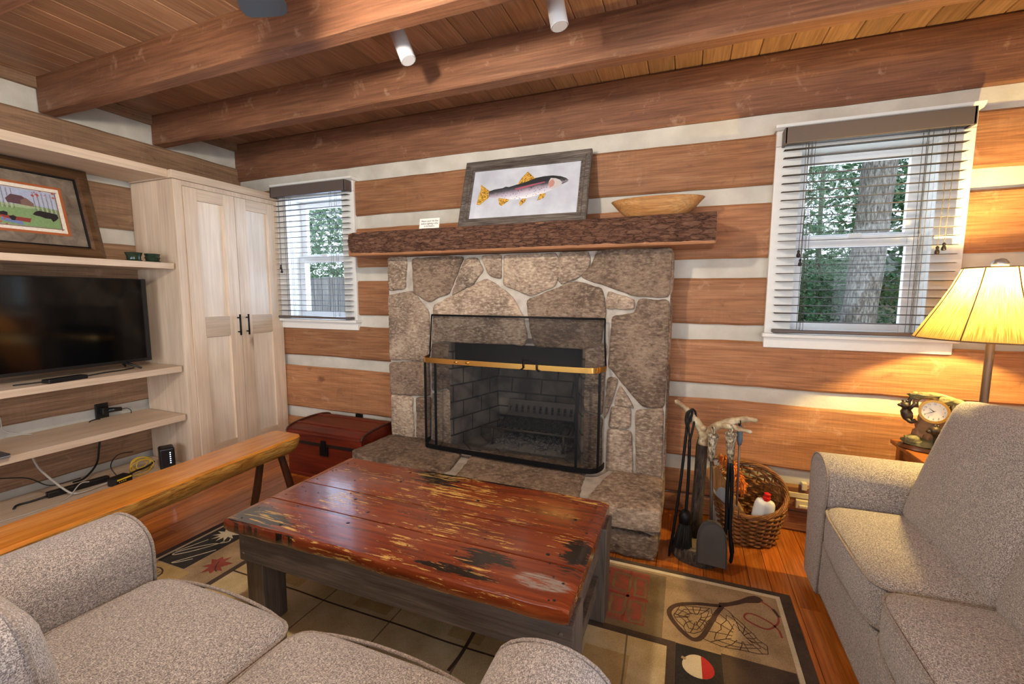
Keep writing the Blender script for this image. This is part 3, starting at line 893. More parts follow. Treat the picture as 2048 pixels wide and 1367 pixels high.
bm = newbm(); ribbon(bm, lift(zb), lift(lambda x: zb(x) + .03), .006); obj('bottom_rail', bm, M['iron'], sc_, 40)
bm = newbm(); ribbon(bm, lift(.866), lift(.897), .006); obj('brass_band', bm, M['brass'], sc_, 40, label='polished brass band')
bm = newbm()
L0 = lift(lambda x: zb(x) + .015); L1 = lift(.882); n = len(plan)
L2 = [V((-1.572 + (1.572 - .432) * i / (n - 1), 2.537, 1.163)) for i in range(n)]
ringsv = []
for L in (L0, L1): ringsv.append([bm.verts.new(p) for p in L])
for k in range(1, 7):
    t = k / 6; e = t * t * (3 - 2 * t) if False else t ** .8
    ringsv.append([bm.verts.new(p.lerp(q, e) + V((0, .03 * math.sin(PI * t), 0))) for p, q in zip(L1, L2)])
for A, B in zip(ringsv, ringsv[1:]):
    for i in range(n - 1): bm.faces.new((A[i], A[i + 1], B[i + 1], B[i])).smooth = True
obj('wire_gauze', bm, M['gauze'], sc_, label='see-through black wire gauze')
bm = newbm(); tube(bm, [(-1.575, 2.537, 1.163), (-.43, 2.537, 1.163)], .006, 8)
tube(bm, [(-1.575, 2.537, 1.163), (-1.582, 2.535, 1.05), (-1.60, 2.545, .885)], .005, 6); tube(bm, [(-.43, 2.537, 1.163), (-.43, 2.535, 1.05), (-.42, 2.545, .885)], .005, 6)
obj('top_rod', bm, M['iron'], sc_)
for x, y in ((-1.575, 2.447), (-1.475, 2.408), (-.555, 2.408), (-.437, 2.455)):
    bm = newbm(); box(bm, x - .007, x + .007, y - .004, y + .004, zb(x), .875); obj('upright', bm, M['iron'], sc_)
bm = newbm(); tube(bm, [(-.885, 2.385, .866), (-.872, 2.385, .876), (-.872, 2.378, .925), (-.79, 2.378, .92), (-.79, 2.385, .872), (-.772, 2.385, .862)], .0045, 8); obj('handle', bm, M['iron'], sc_)
for x in (-1.32, -1.24):
    bm = newbm(); bmesh.ops.create_icosphere(bm, subdivisions=2, radius=.011, matrix=Matrix.Translation((x, 2.394, .882)) @ Matrix.Diagonal((1.4, .5, .7, 1))); obj('band_rivet', bm, M['brass'], sc_, 60)

# mantel
mb = thing('mantel_beam', (-1.02, 2.6, 1.56), 'bark-faced log mantel beam resting on the stone fireplace', 'mantel')
MT = 1.712
bm = newbm()
n = 200; prof = []
for i in range(n + 1):
    x = -2.19 + (2.19 + .118) * i / n
    ring = []
    endk = min(1, (x + 2.19) / .03)
    for j in range(15):
        t = j / 14
        z = 1.567 + (MT + .004 - 1.567) * t
        bul = math.sin(PI * t) ** .5 * .045 * (.75 + .25 * endk)
        r = noise.noise(V((x * 16, z * 60, 2))) * .010 + noise.noise(V((x * 50, z * 110, 6))) * .006 + noise.noise(V((x * 3, z * 8, 1))) * .012
        y = 2.475 - bul - r * (1 if 0 < j < 14 else .3) + (1 - endk) * .03
        ring.append(bm.verts.new((x + (noise.noise(V((j * .7, 3, 1))) * .012 if i in (0,) else 0), y, z + noise.noise(V((x * 8, j, 3))) * .003)))
    prof.append(ring)
for A, B in zip(prof, prof[1:]):
    for k in range(14): bm.faces.new((A[k], A[k + 1], B[k + 1], B[k])).smooth = True
obj('bark', bm, M['bark'], mb, label='rough brown bark face')
bm = newbm()
box(bm, -2.188, .122, 2.46, D + .005, 1.556, MT, 0, .012)
obj('sawn_timber', bm, M['log'], mb)

# ---------------------------------------------------------------- things on the mantel
def lean(x, y0, z0, y1, z1):
    """frame for a panel leaning on the back wall: local (u right, v up, d towards the room)"""
    up = V((0, y1 - y0, z1 - z0)); H = up.length; up.normalize()
    nrm = V((1, 0, 0)).cross(up).normalized()
    if nrm.y > 0: nrm = -nrm
    o = V((x, y0, z0))
    return (lambda u, v, d: tuple(o + V((u, 0, 0)) + up * v + nrm * d)), H
def frame_bars(bm, fn, x0, x1, y0, y1, prof):
    """mitred frame; prof = [(inset, depth)...] from the outer back edge inwards"""
    corners = lambda i: [(x0 + i, y0 + i), (x1 - i, y0 + i), (x1 - i, y1 - i), (x0 + i, y1 - i)]
    R = [[bm.verts.new(fn(u, v, d)) for u, v in corners(i)] for i, d in prof]
    for A, B in zip(R, R[1:] + R[:1]):
        for k in range(4): bm.faces.new((A[k], A[(k + 1) % 4], B[(k + 1) % 4], B[k]))
def flat(bm, pts, fn, d, mi=0):
    f = bm.faces.new([bm.verts.new(fn(u, v, d)) for u, v in pts]); f.material_index = mi
    return f

pm = {}
def pcol(h, rough=.5, var=.12, scale=40):
    if h not in pm: pm[h] = plain('print_' + h.strip('#'), h, rough, 0, var, 0, scale)
    return pm[h]
t = NT('canvas_grey'); c = t.coord(); n = t.noise(c, 9, 5); M['canvas'] = t.fin(t.ramp(n, [(.3, '#b5b8c4'), (.6, '#c9cdd8'), (.75, '#d8dbe2')]), .55)
t = NT('trout_scales'); c = t.coord(); s = t.sep(c)
sp = t.voro(t.mapping(c, (1, 1, 1)), 75); big = t.noise(c, 30, 3)
hh = t.math('ADD', s[2], t.math('MULTIPLY', big, .02))
body = t.ramp(t.math('MULTIPLY', t.math('SUBTRACT', t.math('SUBTRACT', hh, t.math('MULTIPLY', s[0], .10)), .180), 8.6), [(.10, '#e9e7ec'), (.32, '#c4bfd0'), (.42, '#b3a3b4'), (.50, '#938a97'), (.62, '#504d55'), (.78, '#2a2b2f')])
M['trout'] = t.fin(t.mix(t.ramp(sp, [(.18, .7), (.30, 0.0)]), body, '#2b2b33'), .45)
t = NT('trout_fin'); c = t.coord(); w = t.noise(t.mapping(c, (1, 1, 3)), 90, 3); M['fin'] = t.fin(t.ramp(w, [(.40, '#4a3514'), (.47, '#c28f2c'), (.6, '#dfb352')]), .5)

fn, H = lean(-1.383, 2.575, MT + .002, 2.712, 2.148)
fw = .825
pic = thing('framed_picture', (-.97, 2.60, MT + .002), 'grey wood framed picture of a trout leaning on the mantel', 'picture')
bm = newbm(); frame_bars(bm, fn, 0, fw, 0, H, [(0, 0), (0, .026), (.008, .032), (.03, .030), (.036, .022), (.048, .022), (.052, .014), (.062, .013), (.062, 0)])
obj('frame', bm, M['gframe'], pic)
bm = newbm(); prism(bm, [(.055, .055), (fw - .055, .055), (fw - .055, H - .055), (.055, H - .055)], fn, 0, .007)
cv = obj('print', bm, M['canvas'], pic)
# the trout: nose right; coordinates as share of the print
pu, pv, pw, ph = .062, .062, fw - .124, H - .124
T = lambda a: [(pu + x * pw, pv + y * ph) for x, y in a]
bm = newbm()
body = [(.17, .555), (.22, .585), (.30, .60), (.33, .625), (.36, .61), (.45, .655), (.53, .705), (.60, .745), (.68, .765), (.76, .765), (.83, .735), (.88, .69), (.905, .645), (.885, .615), (.86, .575), (.83, .525), (.76, .475), (.70, .43), (.60, .375), (.52, .345), (.42, .345), (.35, .365), (.28, .395), (.20, .42), (.17, .43)]
flat(bm, T(body), fn, .0085, 0)
for p in ([(.175, .56), (.075, .72), (.085, .60), (.07, .48), (.06, .30), (.09, .28), (.175, .425), (.165, .5)], [(.44, .645), (.475, .78), (.525, .895), (.60, .74), (.53, .69)], [(.27, .40), (.285, .27), (.31, .23), (.375, .325), (.37, .36)], [(.50, .345), (.475, .27), (.49, .20), (.535, .29), (.54, .34)], [(.66, .415), (.64, .28), (.70, .33), (.715, .415)]):
    flat(bm, T(p), fn, .0090, 1)
flat(bm, T([(.745, .715), (.79, .70), (.83, .66), (.86, .58), (.83, .525), (.76, .485), (.73, .55), (.73, .65)]), fn, .0092, 2)
flat(bm, T([(.735, .65), (.765, .69), (.785, .62), (.775, .55), (.745, .52), (.73, .58)]), fn, .0095, 3)
flat(bm, T([(.42, .565), (.55, .615), (.69, .655), (.70, .64), (.56, .58), (.43, .53)]), fn, .0095, 4)
flat(bm, T([(.855, .665), (.87, .665), (.87, .645), (.855, .645)]), fn, .0097, 5)
flat(bm, T([(.845, .59), (.905, .625), (.90, .615), (.85, .575)]), fn, .0097, 5)
obj('painted_trout', bm, [M['trout'], M['fin'], pcol('#c4c0bd'), pcol('#c08a80'), pcol('#a8566c'), pcol('#1b1b1e')], cv)

# message card
cd = thing('message_card', (-1.555, 2.50, MT + .003), 'small white card with a printed fireplace notice standing on the mantel', 'card')
fc, Hc = lean(-1.632, 2.495, MT + .004, 2.508, MT + .071)
bm = newbm(); prism(bm, [(0, 0), (.147, 0), (.147, Hc), (0, Hc)], fc, 0, .002)
prism(bm, [(.05, 0), (.10, 0), (.10, .05), (.05, .05)], lambda u, v, d: (-1.632 + u, 2.51 + (.05 - v) * .6 + d, MT + .004 + v), 0, .002)
pc = obj('card', bm, M['paper'], cd)
up = (V(fc(0, 1, 0)) - V(fc(0, 0, 0))); nr = V(fc(0, 0, 1)) - V(fc(0, 0, 0))
for body_, v, s in (('Please open the flue', .051, .0155), ('before lighting a fire', .034, .0155), ('in the fireplace.', .018, .0125)):
    Mx = Matrix.Translation(V(fc(.074, v, .0024))) @ Matrix(((1, up.x, nr.x, 0), (0, up.y, nr.y, 0), (0, up.z, nr.z, 0), (0, 0, 0, 1)))
    text_obj('lettering', body_, s, M['ink'], Mx, pc, .3)

# dough bowl
bm = newbm()
def bowl_ring(k, z, sx, sy):
    out = []
    for i in range(48):
        a = 2 * PI * i / 48
        cx = math.cos(a); cx = math.copysign(abs(cx) ** .85, cx)
        sag = .002 * (math.sin(a) ** 2) if k else 0
        tipp = 0
        out.append(bm.verts.new((-.178 + cx * sx, 2.585 + math.sin(a) * sy, MT + .012 + z + (sag + tipp) * (z / .09))))
    return out
R = [bowl_ring(0, 0, .15, .06), bowl_ring(0, .003, .158, .066), bowl_ring(1, .04, .20, .092), bowl_ring(1, .088, .243, .112), bowl_ring(1, .090, .240, .108), bowl_ring(1, .086, .234, .104), bowl_ring(1, .042, .19, .082), bowl_ring(0, .014, .14, .055)]
for A, B in zip(R, R[1:]):
    for i in range(48): bm.faces.new((A[i], A[(i + 1) % 48], B[(i + 1) % 48], B[i])).smooth = True
bm.faces.new(R[0]); bm.faces.new(R[-1])
solo('dough_bowl', bm, M['bowl'], (-.178, 2.585, MT + .012), 'long pale wooden dough bowl on the right end of the mantel', 'bowl', 40)

# ---------------------------------------------------------------- COFFEE TABLE
ct = thing('coffee_table', (-.935, 1.425, 0), 'low coffee table with a scratched red-brown plank top on the rug', 'table')
TX0, TX1 = -1.605, -.262
for (y0, y1), j in (((1.083, 1.2775), 0), ((1.282, 1.4497), 1), ((1.4543, 1.772), 2)):
    bm = newbm()
    n = 64; rings = []
    ch = 0.006
    for i in range(n + 1):
        x = TX0 + (TX1 - TX0) * i / n
        e = abs(noise.noise(V((x * 4.1, j * 3 + .5, 2)))) * .010 + (abs(noise.noise(V((x * 17, 1, 2)))) * .006 if j == 0 else 0)
        a = y0 + (e if j == 0 else 0); b = y1 - (e * .8 if j == 2 else 0)
        wob = noise.noise(V((x * 3, j, 7))) * .0012
        ef = min(1, min(i, n - i) / 1.0)
        zt = .452 + wob - (0 if 0 < i < n else .006); zl = .402 + (0 if 0 < i < n else .006)
        c1 = .007 if j == 0 else .0012; c2 = .007 if j == 2 else .0012
        xx = x
        rings.append([bm.verts.new(p) for p in ((xx, a, zl + .008), (xx, a + .004, zl), (xx, b - .004, zl), (xx, b, zl + .008), (xx, b, zt - c2), (xx, b - c2, zt), (xx, (a + b) / 2, zt + .0006), (xx, a + c1, zt), (xx, a + .003, zt - c1 * .45), (xx, a, zt - c1 * 1.2))])
    for A, B in zip(rings, rings[1:]):
        for k in range(10): bm.faces.new((A[k], A[(k + 1) % 10], B[(k + 1) % 10], B[k]))
    bm.faces.new(rings[0]); bm.faces.new(rings[-1])
    obj('top_plank', bm, M['top'], ct, 30)
rd = random.Random(5)
spots_ = [(rd.uniform(TX0 + .03, TX1 - .03), rd.uniform(1.11, 1.75), rd.choice((.0035, .004, .0075))) for _ in range(46)]
spots_ += [(x + rd.uniform(-.01, .01), y, .005) for x in (TX0 + .05, TX1 - .045) for y in (1.12, 1.2, 1.33, 1.41, 1.5, 1.6, 1.7)]
nail = None
for (x, y, r) in spots_:
    if nail is None:
        bm = newbm(); bmesh.ops.create_cone(bm, cap_ends=True, segments=10, radius1=1, radius2=.7, depth=.0012); nail = obj('nail_head', bm, M['dark'], ct); o = nail
    else:
        o = nail.copy(); COL.objects.link(o); o.parent = ct
    o.location = V((x, y, .4530)) - V(ct.location); o.scale = (r, r, 1)
LX = (-1.545, -.335); LY = (1.12, 1.635)
for x in LX:
    for y in LY:
        bm = newbm(); box(bm, x, x + .085, y, y + .105, .012, .402, 0, .005)
        if y < 1.3: box(bm, x + .085, x + .088, y + .004, y + .02, .012, .30, 0)
        obj('leg', bm, M['greyz'], ct)
bm = newbm(); box(bm, LX[0] + .0, LX[1] + .085, LY[0] - .022, LY[0] - .0005, .293, .4, 0, .003)
for x in (LX[0] + .02, LX[1] + .05):
    for z in (.32, .37): bmesh.ops.create_cone(bm, cap_ends=True, segments=10, radius1=.006, radius2=.005, depth=.003, matrix=Matrix.Translation((x, LY[0] - .023, z)) @ Matrix.Rotation(PI / 2, 4, 'X'))
obj('front_apron', bm, M['grey'], ct)
bm = newbm(); box(bm, LX[0], LX[1] + .085, LY[1] + .1055, LY[1] + .127, .293, .4, 0, .003); obj('back_apron', bm, M['grey'], ct)
for x in LX:
    bm = newbm(); box(bm, x + .02, x + .062, LY[0] + .105, LY[1], .30, .4, 0, .003); obj('side_apron', bm, M['grey'], ct)
    bm = newbm(); box(bm, x + .03, x + .06, LY[0] + .105, LY[1], .155, .205, 0, .003); obj('stretcher', bm, M['greyz'], ct)

# ---------------------------------------------------------------- LOG BENCH
bn = thing('log_bench', (-2.2, 1.0, 0), 'glossy half-log bench on stick legs between the coffee table and the television shelves', 'bench')
bm = newbm()
BY0, BY1 = -.05, 1.955; BZ = .452
n = 70; rings = []
for i in range(n + 1):
    y = BY0 + (BY1 - BY0) * i / n
    w = .115 + noise.noise(V((y * 2.2, 1, 0))) * .012; cx = -2.205 - (y - 1.0) * .055
    dz = .105 + noise.noise(V((y * 2.7, 4, 0))) * .012
    e = 1 - max(0, (y - (BY1 - .05)) / .05) ** 2 * .10
    R = []
    for k in range(17):
        a = PI * k / 16
        rr = 1 + noise.noise(V((y * 5, a * 2, 3))) * .06 + noise.noise(V((y * 19, a * 6, 3))) * .025
        ca = math.copysign(abs(math.cos(a)) ** .7, math.cos(a))
        yy = y - (.05 * (1 - abs(math.cos(a))) if i == n else 0)
        R.append(bm.verts.new((cx + ca * w * e * rr, yy, BZ - .012 - math.sin(a) ** .8 * dz * e * rr)))
    R.append(bm.verts.new((cx - w * e * .93, y, BZ))); R.append(bm.verts.new((cx, y, BZ + .001))); R.append(bm.verts.new((cx + w * e * .93, y, BZ)))
    rings.append(R)
for A, B in zip(rings, rings[1:]):
    m = len(A)
    for k in range(m):
        f = bm.faces.new((A[k], A[(k + 1) % m], B[(k + 1) % m], B[k])); f.smooth = True
        f.material_index = 0 if k >= 17 or k == 18 else 1
bm.faces.new(rings[0]).material_index = 1; bm.faces.new(rings[-1]).material_index = 1
obj('seat', bm, [M['bench'], M['bench_side']], bn, 40)
for (a, b) in (((-2.175, 1.60, .37), (-2.13, 1.50, .011)), ((-2.27, 1.78, .36), (-2.36, 1.86, .0)), ((-2.23, 1.74, .36), (-2.10, 1.86, .011)), ((-2.15, .35, .36), (-2.06, .27, .0)), ((-2.22, .35, .36), (-2.32, .27, .0))):
    pass
for (a, b) in (((-2.195, 1.715, .36), (-2.275, 1.70, .011)), ((-2.215, 1.86, .36), (-2.15, 1.90, .011)), ((-2.15, .30, .37), (-2.06, .22, .0)), ((-2.20, .30, .37), (-2.32, .22, .0))):
    bm = newbm(); tube(bm, [a, V(a).lerp(V(b), .5) + V((.004, .002, 0)), b], [.019, .021, .018], 12); obj('leg', bm, M['walnut'], bn, 40)

# ---------------------------------------------------------------- RED TRUNK
tr = thing('trunk_chest', (-2.31, 2.50, 0), 'old dark red dome-topped trunk on the floor under the small window', 'chest')
CX0, CX1, CY0, CY1 = -2.655, -1.99, 2.30, 2.725
bm = newbm(); box(bm, CX0, CX1, CY0, CY1, 0, .24, 0, .006)
box(bm, CX0 - .008, CX1 + .008, CY0 - .008, CY1, 0, .025, 0, .004); obj('body', bm, M['redwood'], tr)
bm = newbm()
pr = [(CY0 - .004, .262), (CY0 - .004, .315)]
for k in range(13):
    a = PI * (k / 12)
    pr.append((CY0 + (CY1 - CY0) * (1 - math.cos(a)) / 2, .318 + math.sin(a) ** .8 * .044))
pr += [(CY1, .262)]
A = [bm.verts.new((CX0 - .004, y, z)) for y, z in pr]; B = [bm.verts.new((CX1 + .004, y, z)) for y, z in pr]
bm.faces.new(A); bm.faces.new(B)
for i in range(len(pr)): bm.faces.new((A[i], A[(i + 1) % len(pr)], B[(i + 1) % len(pr)], B[i]))
obj('lid', bm, M['redwood'], tr, 30)
for y, z in ((CY0 + .02, .331), (CY0 + .10, .355), (CY0 + .30, .359)):
    bm = newbm(); box(bm, CX0 - .006, CX1 + .006, y - .016, y + .016, z - .012, z + .006, 0, .004); obj('lid_slat', bm, M['redwood'], tr)
for xx in (CX0 - .002, CX1 + .002):
    bm = newbm()
    P1 = [V((xx, y, z + .003)) for y, z in pr[1:-1]]
    tube(bm, P1, .008, 6); obj('lid_edge_band', bm, M['walnut'], tr)
bm = newbm(); box(bm, CX0 - .006, CX1 + .006, CY0 - .008, CY1, .24, .262, 0, .003); obj('seam_band', bm, M['dark'], tr)
bm = newbm(); box(bm, -2.345, -2.275, CY0 - .013, CY0, .175, .243, 0, .003);
obj('lock_plate', bm, M['iron'], tr)
bm = newbm(); box(bm, -2.33, -2.29, CY0 - .018, CY0 - .006, .20, .285, 0, .003); obj('hasp', bm, M['iron'], tr)
# outlet on the chinking above the trunk
bm = newbm(); box(bm, -2.432, -2.362, D + .012, D + .024, .322, .372, 0, .004); box(bm, -2.415, -2.38, D + .008, D + .014, .336, .36, 0, .002)
solo('wall_outlet', bm, M['black'], (-2.397, D + .018, .347), 'small black outlet on the white chinking above the trunk', 'outlet')

# ---------------------------------------------------------------- SOFAS
def settee(name, loc, label, fn, W, back):
    """two-seat sofa; local x along the seat, y = 0 at the front (negative backwards); fn -> world"""
    root = thing(name, loc, label, 'sofa')
    AW = .25
    def T4(bm):
        for v in bm.verts: v.co = V(fn(*v.co))
        return bm
    def arm(x0, x1, side):
        bm = newbm()
        # outline of the arm front: rounded top rolling outwards
        prof = []
        w = (x1 - x0) / 2; cx = (x0 + x1) / 2
        hz_ = .628
        pts = [(-w + .03, .05), (-w + .012, .30), (-w, .50)]
        for k in range(13):
            a = PI - PI * k / 12
            pts.append((math.cos(a) * w, hz_ - .095 + math.sin(a) ** .85 * .095))
        pts += [(w - .004, .50), (w - .01, .30), (w - .02, .05)]
        if side > 0: pts = [(-p[0], p[1]) for p in pts][::-1]
        n = len(pts); ys = [-.012, -.004, -.02, -.2, -.4, -.62, -.83]; ins = [.03, .012, .0, 0, 0, 0, 0]
        ys = [.0, -.006, -.02, -.2, -.4, -.62, -.83]
        rings = []
        for y, i_ in zip(ys, [.022, .007, 0, 0, 0, 0, 0]):
            ring = []
            for x, z in pts:
                kx = x * (1 - i_ / w); kz = z - i_ * (1 if z > .5 else 0)
                ring.append(bm.verts.new((cx + kx, y, kz)))
            rings.append(ring)
        for A, B in zip(rings, rings[1:]):
            for k in range(n - 1): bm.faces.new((A[k], A[k + 1], B[k + 1], B[k])).smooth = True
        bm.faces.new(rings[0]); bm.faces.new(rings[-1])
        o = obj('arm', T4(bm), M['fab'], root, 50)
        bm = newbm(); tube(bm, [(cx + x * .985, -.007, z - (.004 if z > .5 else 0)) for x, z in pts], .0045, 6)
        obj('piping', T4(bm), M['pipe'], o)
    arm(0, AW, 1); arm(W - AW, W, -1)
    bm = newbm(); rbox(bm, (W / 2, -.41, .175), (W / 2 - .02, .40, .125), .02, 8); obj('base', T4(bm), M['fab'], root)
    for x in (.06, W - .06):
        for y in (-.07, -.76):
            bm = newbm(); lathe(bm, [(.02, .01), (.026, .055)], (x, y, 0), 12); obj('foot', T4(bm), M['walnut'], root)
    mid = W / 2; cw = (W - 2 * AW) / 2
    for s, cx in ((-1, mid - cw / 2), (1, mid + cw / 2)):
        bm = newbm()
        yf = .012; yb = -.62
        pc_ = lambda w, h=cw / 2: V((0, -.045 * abs(w.x / h) ** 7 if w.y > .1 else 0, 0))
        rbox(bm, (cx, (yf + yb) / 2, .382), (cw / 2 - .003, (yf - yb) / 2, .083), .03, 14, (.0, .012, .028), puff=pc_)
        o = obj('seat_cushion', T4(bm), M['fab'], root)
        for zz in (.447, .318):
            bm = newbm()
            hx, hy, r = cw / 2 - .006, (yf - yb) / 2 - .006, .06
            loop = []
            for qx, qy, a0 in ((1, 1, 0), (-1, 1, 90), (-1, -1, 180), (1, -1, 270)):
                for k in range(6):
                    a = math.radians(a0 + 90 * k / 5)
                    loop.append((cx + qx * (hx - r) + math.cos(a) * r, (yf + yb) / 2 + qy * (hy - r) + math.sin(a) * r, zz))
            lp = []
            for i in range(len(loop)):
                p, q = V(loop[i]), V(loop[(i + 1) % len(loop)])
                lp.append(p)
                if (q - p).length > .1:
                    for k in range(1, 10):
                        t = k / 10; m = p.lerp(q, t); bow = math.sin(PI * t)
                        off = V((0, .014 * bow ** .6, 0)) if abs(p.y - q.y) < .01 and p.y > -.3 else V((0, 0, 0))
                        lp.append(m + off + V((0, 0, .010 * bow if zz > .4 else -.006 * bow)))
            tube(bm, lp, .0048, 6, closed=True)
            obj('piping', T4(bm), M['pipe'], o)
    # back frame and back cushions
    bm = newbm(); rbox(bm, (W / 2, -.77, .46), (W / 2 - .02, .085, back['frame'] / 2 - .03), .05, 10)
    obj('back', T4(bm), M['fab'], root)
    for s, cx in ((-1, mid - cw / 2), (1, mid + cw / 2)):
        bm = newbm()
        hgt = back['h'] if s < 0 or 'h2' not in back else back['h2']
        M4 = Matrix.Translation((cx, back['y'], .455)) @ Matrix.Rotation(math.radians(back['lean']), 4, 'X')
        rbox(bm, (0, -back['t'] / 2, hgt / 2), (cw / 2 + back.get('w', .005), back['t'] / 2, hgt / 2), back.get('r', .06), 14, (.01, .03, .03), M4=M4)
        o = obj('back_cushion', T4(bm), M['fab'], root)
        bm = newbm()
        hx, hz2, r = cw / 2 - .002, hgt / 2 - .004, .05
        loop = []
        for qx, qz, a0 in ((1, 1, 0), (-1, 1, 90), (-1, -1, 180), (1, -1, 270)):
            for k in range(6):
                a = math.radians(a0 + 90 * k / 5)
                loop.append(M4 @ V((qx * (hx - r) + math.cos(a) * r, -.028, hgt / 2 + qz * (hz2 - r) + math.sin(a) * r + .0)))
        tube(bm, loop, .0048, 6, closed=True)
        obj('piping', T4(bm), M['pipe'], o)
    return root
settee('sofa', (-.895, .37, 0), 'taupe tweed loveseat in the foreground with its back to the camera', lambda x, y, z: (-1.70 + x, .775 + y, z), 1.61,
       dict(h=.375, h2=.27, t=.22, y=-.415, lean=6, frame=.70))
settee('sofa', (.97, 1.50, 0), 'taupe tweed loveseat on the right in front of the lamp', lambda x, y, z: (.553 - y, .715 + x, z), 1.60,
       dict(h=.50, t=.24, y=-.235, lean=16, frame=.80, w=.012, r=.045))

# ---------------------------------------------------------------- RUG
bm = newbm()
RM = ['r_brown', 'r_tan', 'r_line', 'r_black', 'r_cream', 'r_cream2', 'r_net', 'r_red', 'r_brick', 'r_bred', 'r_tan2']
RI = {n: i for i, n in enumerate(RM)}
fz = lambda u, v, d: (u, v, d)
RX0, RX1, RY0, RY1 = -2.405, .468, -.35, 2.112
prism(bm, [(RX0, RY0), (RX1, RY0), (RX1, RY1), (RX0, RY1)], fz, .0003, .006, RI['r_brown'])
lev = [0]
def patch(poly, m, lift=None):
    z = .0062 + (lift if lift else 0)
    f = bm.faces.new([bm.verts.new((u, v, z)) for u, v in poly]); f.material_index = RI[m]
    if f.normal.z < 0: f.normal_flip()
def rect(x0, x1, y0, y1, m, l=0): patch([(x0, y0), (x1, y0), (x1, y1), (x0, y1)], m, l)
rect(-2.368, .425, -.31, 2.083, 'r_line', .0002)
rect(-2.352, .408, -.295, 2.062, 'r_tan', .0004)
rect(-1.93, -.016, -.1, 1.617, 'r_cream', .0006)
rect(-1.955, -1.925, -.1, 1.65, 'r_brown', .0008); rect(-1.925, -.016, 1.617, 1.65, 'r_brown', .0008); rect(-.016, .0135, -.1, 1.65, 'r_brown', .0008)
rect(.014, .169, 1.28, 1.647, 'r_black', .0008); rect(.169, .405, .9, 1.655, 'r_brown', .0007)
rect(-2.35, -2.157, 1.256, 1.66, 'r_black', .0008); rect(-2.35, -2.1, .95, 1.25, 'r_cream2', .0008)
rect(-.37, -.035, 1.65, 2.045, 'r_tan2', .0006)
rect(-2.35, -1.96, 1.70, 2.06, 'r_cream2', .0005); rect(-1.9, -1.1, 1.70, 2.06, 'r_tan2', .0005); rect(-1.05, -.45, 1.70, 2.06, 'r_black', .0005)
for x0, x1 in ((-1.72, -1.55), (-1.25, -1.08), (-.80, -.66), (-.30, -.14)):
    for y0, y1 in ((1.36, 1.52), (1.02, 1.2), (.7, .9)): rect(x0, x1, y0, y1, 'r_cream2', .0008)
def stroke(pts, w, m, l, closed=False):
    P = [V((*p, 0)) for p in pts]; n = len(P)
    A = []
    for i, p in enumerate(P):
        a = P[i - 1] if (i or closed) else p; b = P[(i + 1) % n] if (i < n - 1 or closed) else p
        d = (b - a).normalized(); q = V((-d.y, d.x, 0)) * w / 2
        A.append((bm.verts.new((p.x + q.x, p.y + q.y, .0062 + l)), bm.verts.new((p.x - q.x, p.y - q.y, .0062 + l))))
    for i in range(n if closed else n - 1):
        a, b = A[i], A[(i + 1) % n]
        f = bm.faces.new((a[0], a[1], b[1], b[0])); f.material_index = RI[m]
def curve(pts, w, m, l, k=6): stroke([(p.x, p.y) for p in spline([(*p, 0) for p in pts], k)], w, m, l)
rd = random.Random(11)
for y in (1.335, .98, .62): curve([(-1.925 + i * .19, y + rd.uniform(-.006, .006)) for i in range(11)], .008, 'r_net', .0012)
for x in (-1.38, -1.04, -.71, -.40, -.157): curve([(x + rd.uniform(-.008, .008), 1.617 - i * .25) for i in range(7)], .006, 'r_tan2', .0011)
for x in (-.71,): curve([(x, 1.42), (x + .004, 1.30), (x - .004, 1.22)], .013, 'r_net', .0013)
# landing net
frame_ = [(.325, 2.035), (.29, 2.022), (.23, 1.96), (.181, 1.926), (.10, 1.905), (.03, 1.875), (-.008, 1.835), (-.012, 1.79), (.02, 1.735), (.06, 1.695), (.085, 1.69), (.11, 1.72), (.14, 1.80), (.165, 1.87), (.19, 1.925)]
patch([(.355, 2.03), (.345, 2.045), (.325, 2.05), (.30, 2.035), (.26, 1.995), (.215, 1.96), (.18, 1.945), (.172, 1.918), (.20, 1.925), (.245, 1.955), (.285, 1.985), (.335, 2.005), (.352, 2.018)], 'r_net', .0011)
curve(frame_[2:], .019, 'r_net', .0012)
inside = [(.0, 1.80), (.03, 1.86), (.10, 1.885), (.15, 1.895), (.145, 1.84), (.12, 1.77), (.085, 1.715), (.055, 1.72)]
tail = [(.19, 1.92), (.25, 1.85), (.29, 1.80), (.325, 1.75), (.325, 1.715), (.29, 1.70), (.20, 1.69), (.11, 1.70)]
def mesh_net(outline, step, rnd):
    cx = sum(p[0] for p in outline) / len(outline); cy = sum(p[1] for p in outline) / len(outline)
    for s in (1.0, .72, .42):
        ring = resample([(cx + (x - cx) * s, cy + (y - cy) * s) for x, y in outline], .03)
        ring = [(x + rnd.uniform(-.006, .006), y + rnd.uniform(-.006, .006)) for x, y in ring]
        stroke(ring, .0032, 'r_net', .0014, True)
    for i in range(14):
        a = 2 * PI * i / 14 + rnd.uniform(-.12, .12)
        # ray to the outline
        best = None
        for p in resample(outline, .008):
            d = abs((math.atan2(p[1] - cy, p[0] - cx) - a + PI) % (2 * PI) - PI)
            if best is None or d < best[0]: best = (d, p)
        p = best[1]
        curve([(cx + (p[0] - cx) * .3 + .004 * math.sin(i * 2.1), cy + (p[1] - cy) * .3), (cx + (p[0] - cx) * .65 + rnd.uniform(-.008, .008), cy + (p[1] - cy) * .65 + rnd.uniform(-.008, .008)), p], .0032, 'r_net', .0015, 3)
mesh_net(inside, .03, rd); mesh_net(tail, .03, rd)
curve([(.345, 2.02), (.37, 2.0), (.395, 1.965), (.395, 1.92), (.38, 1.885), (.345, 1.85), (.30, 1.86), (.27, 1.885), (.28, 1.915), (.31, 1.92), (.36, 1.895), (.385, 1.86), (.39, 1.82)], .008, 'r_red', .0013)
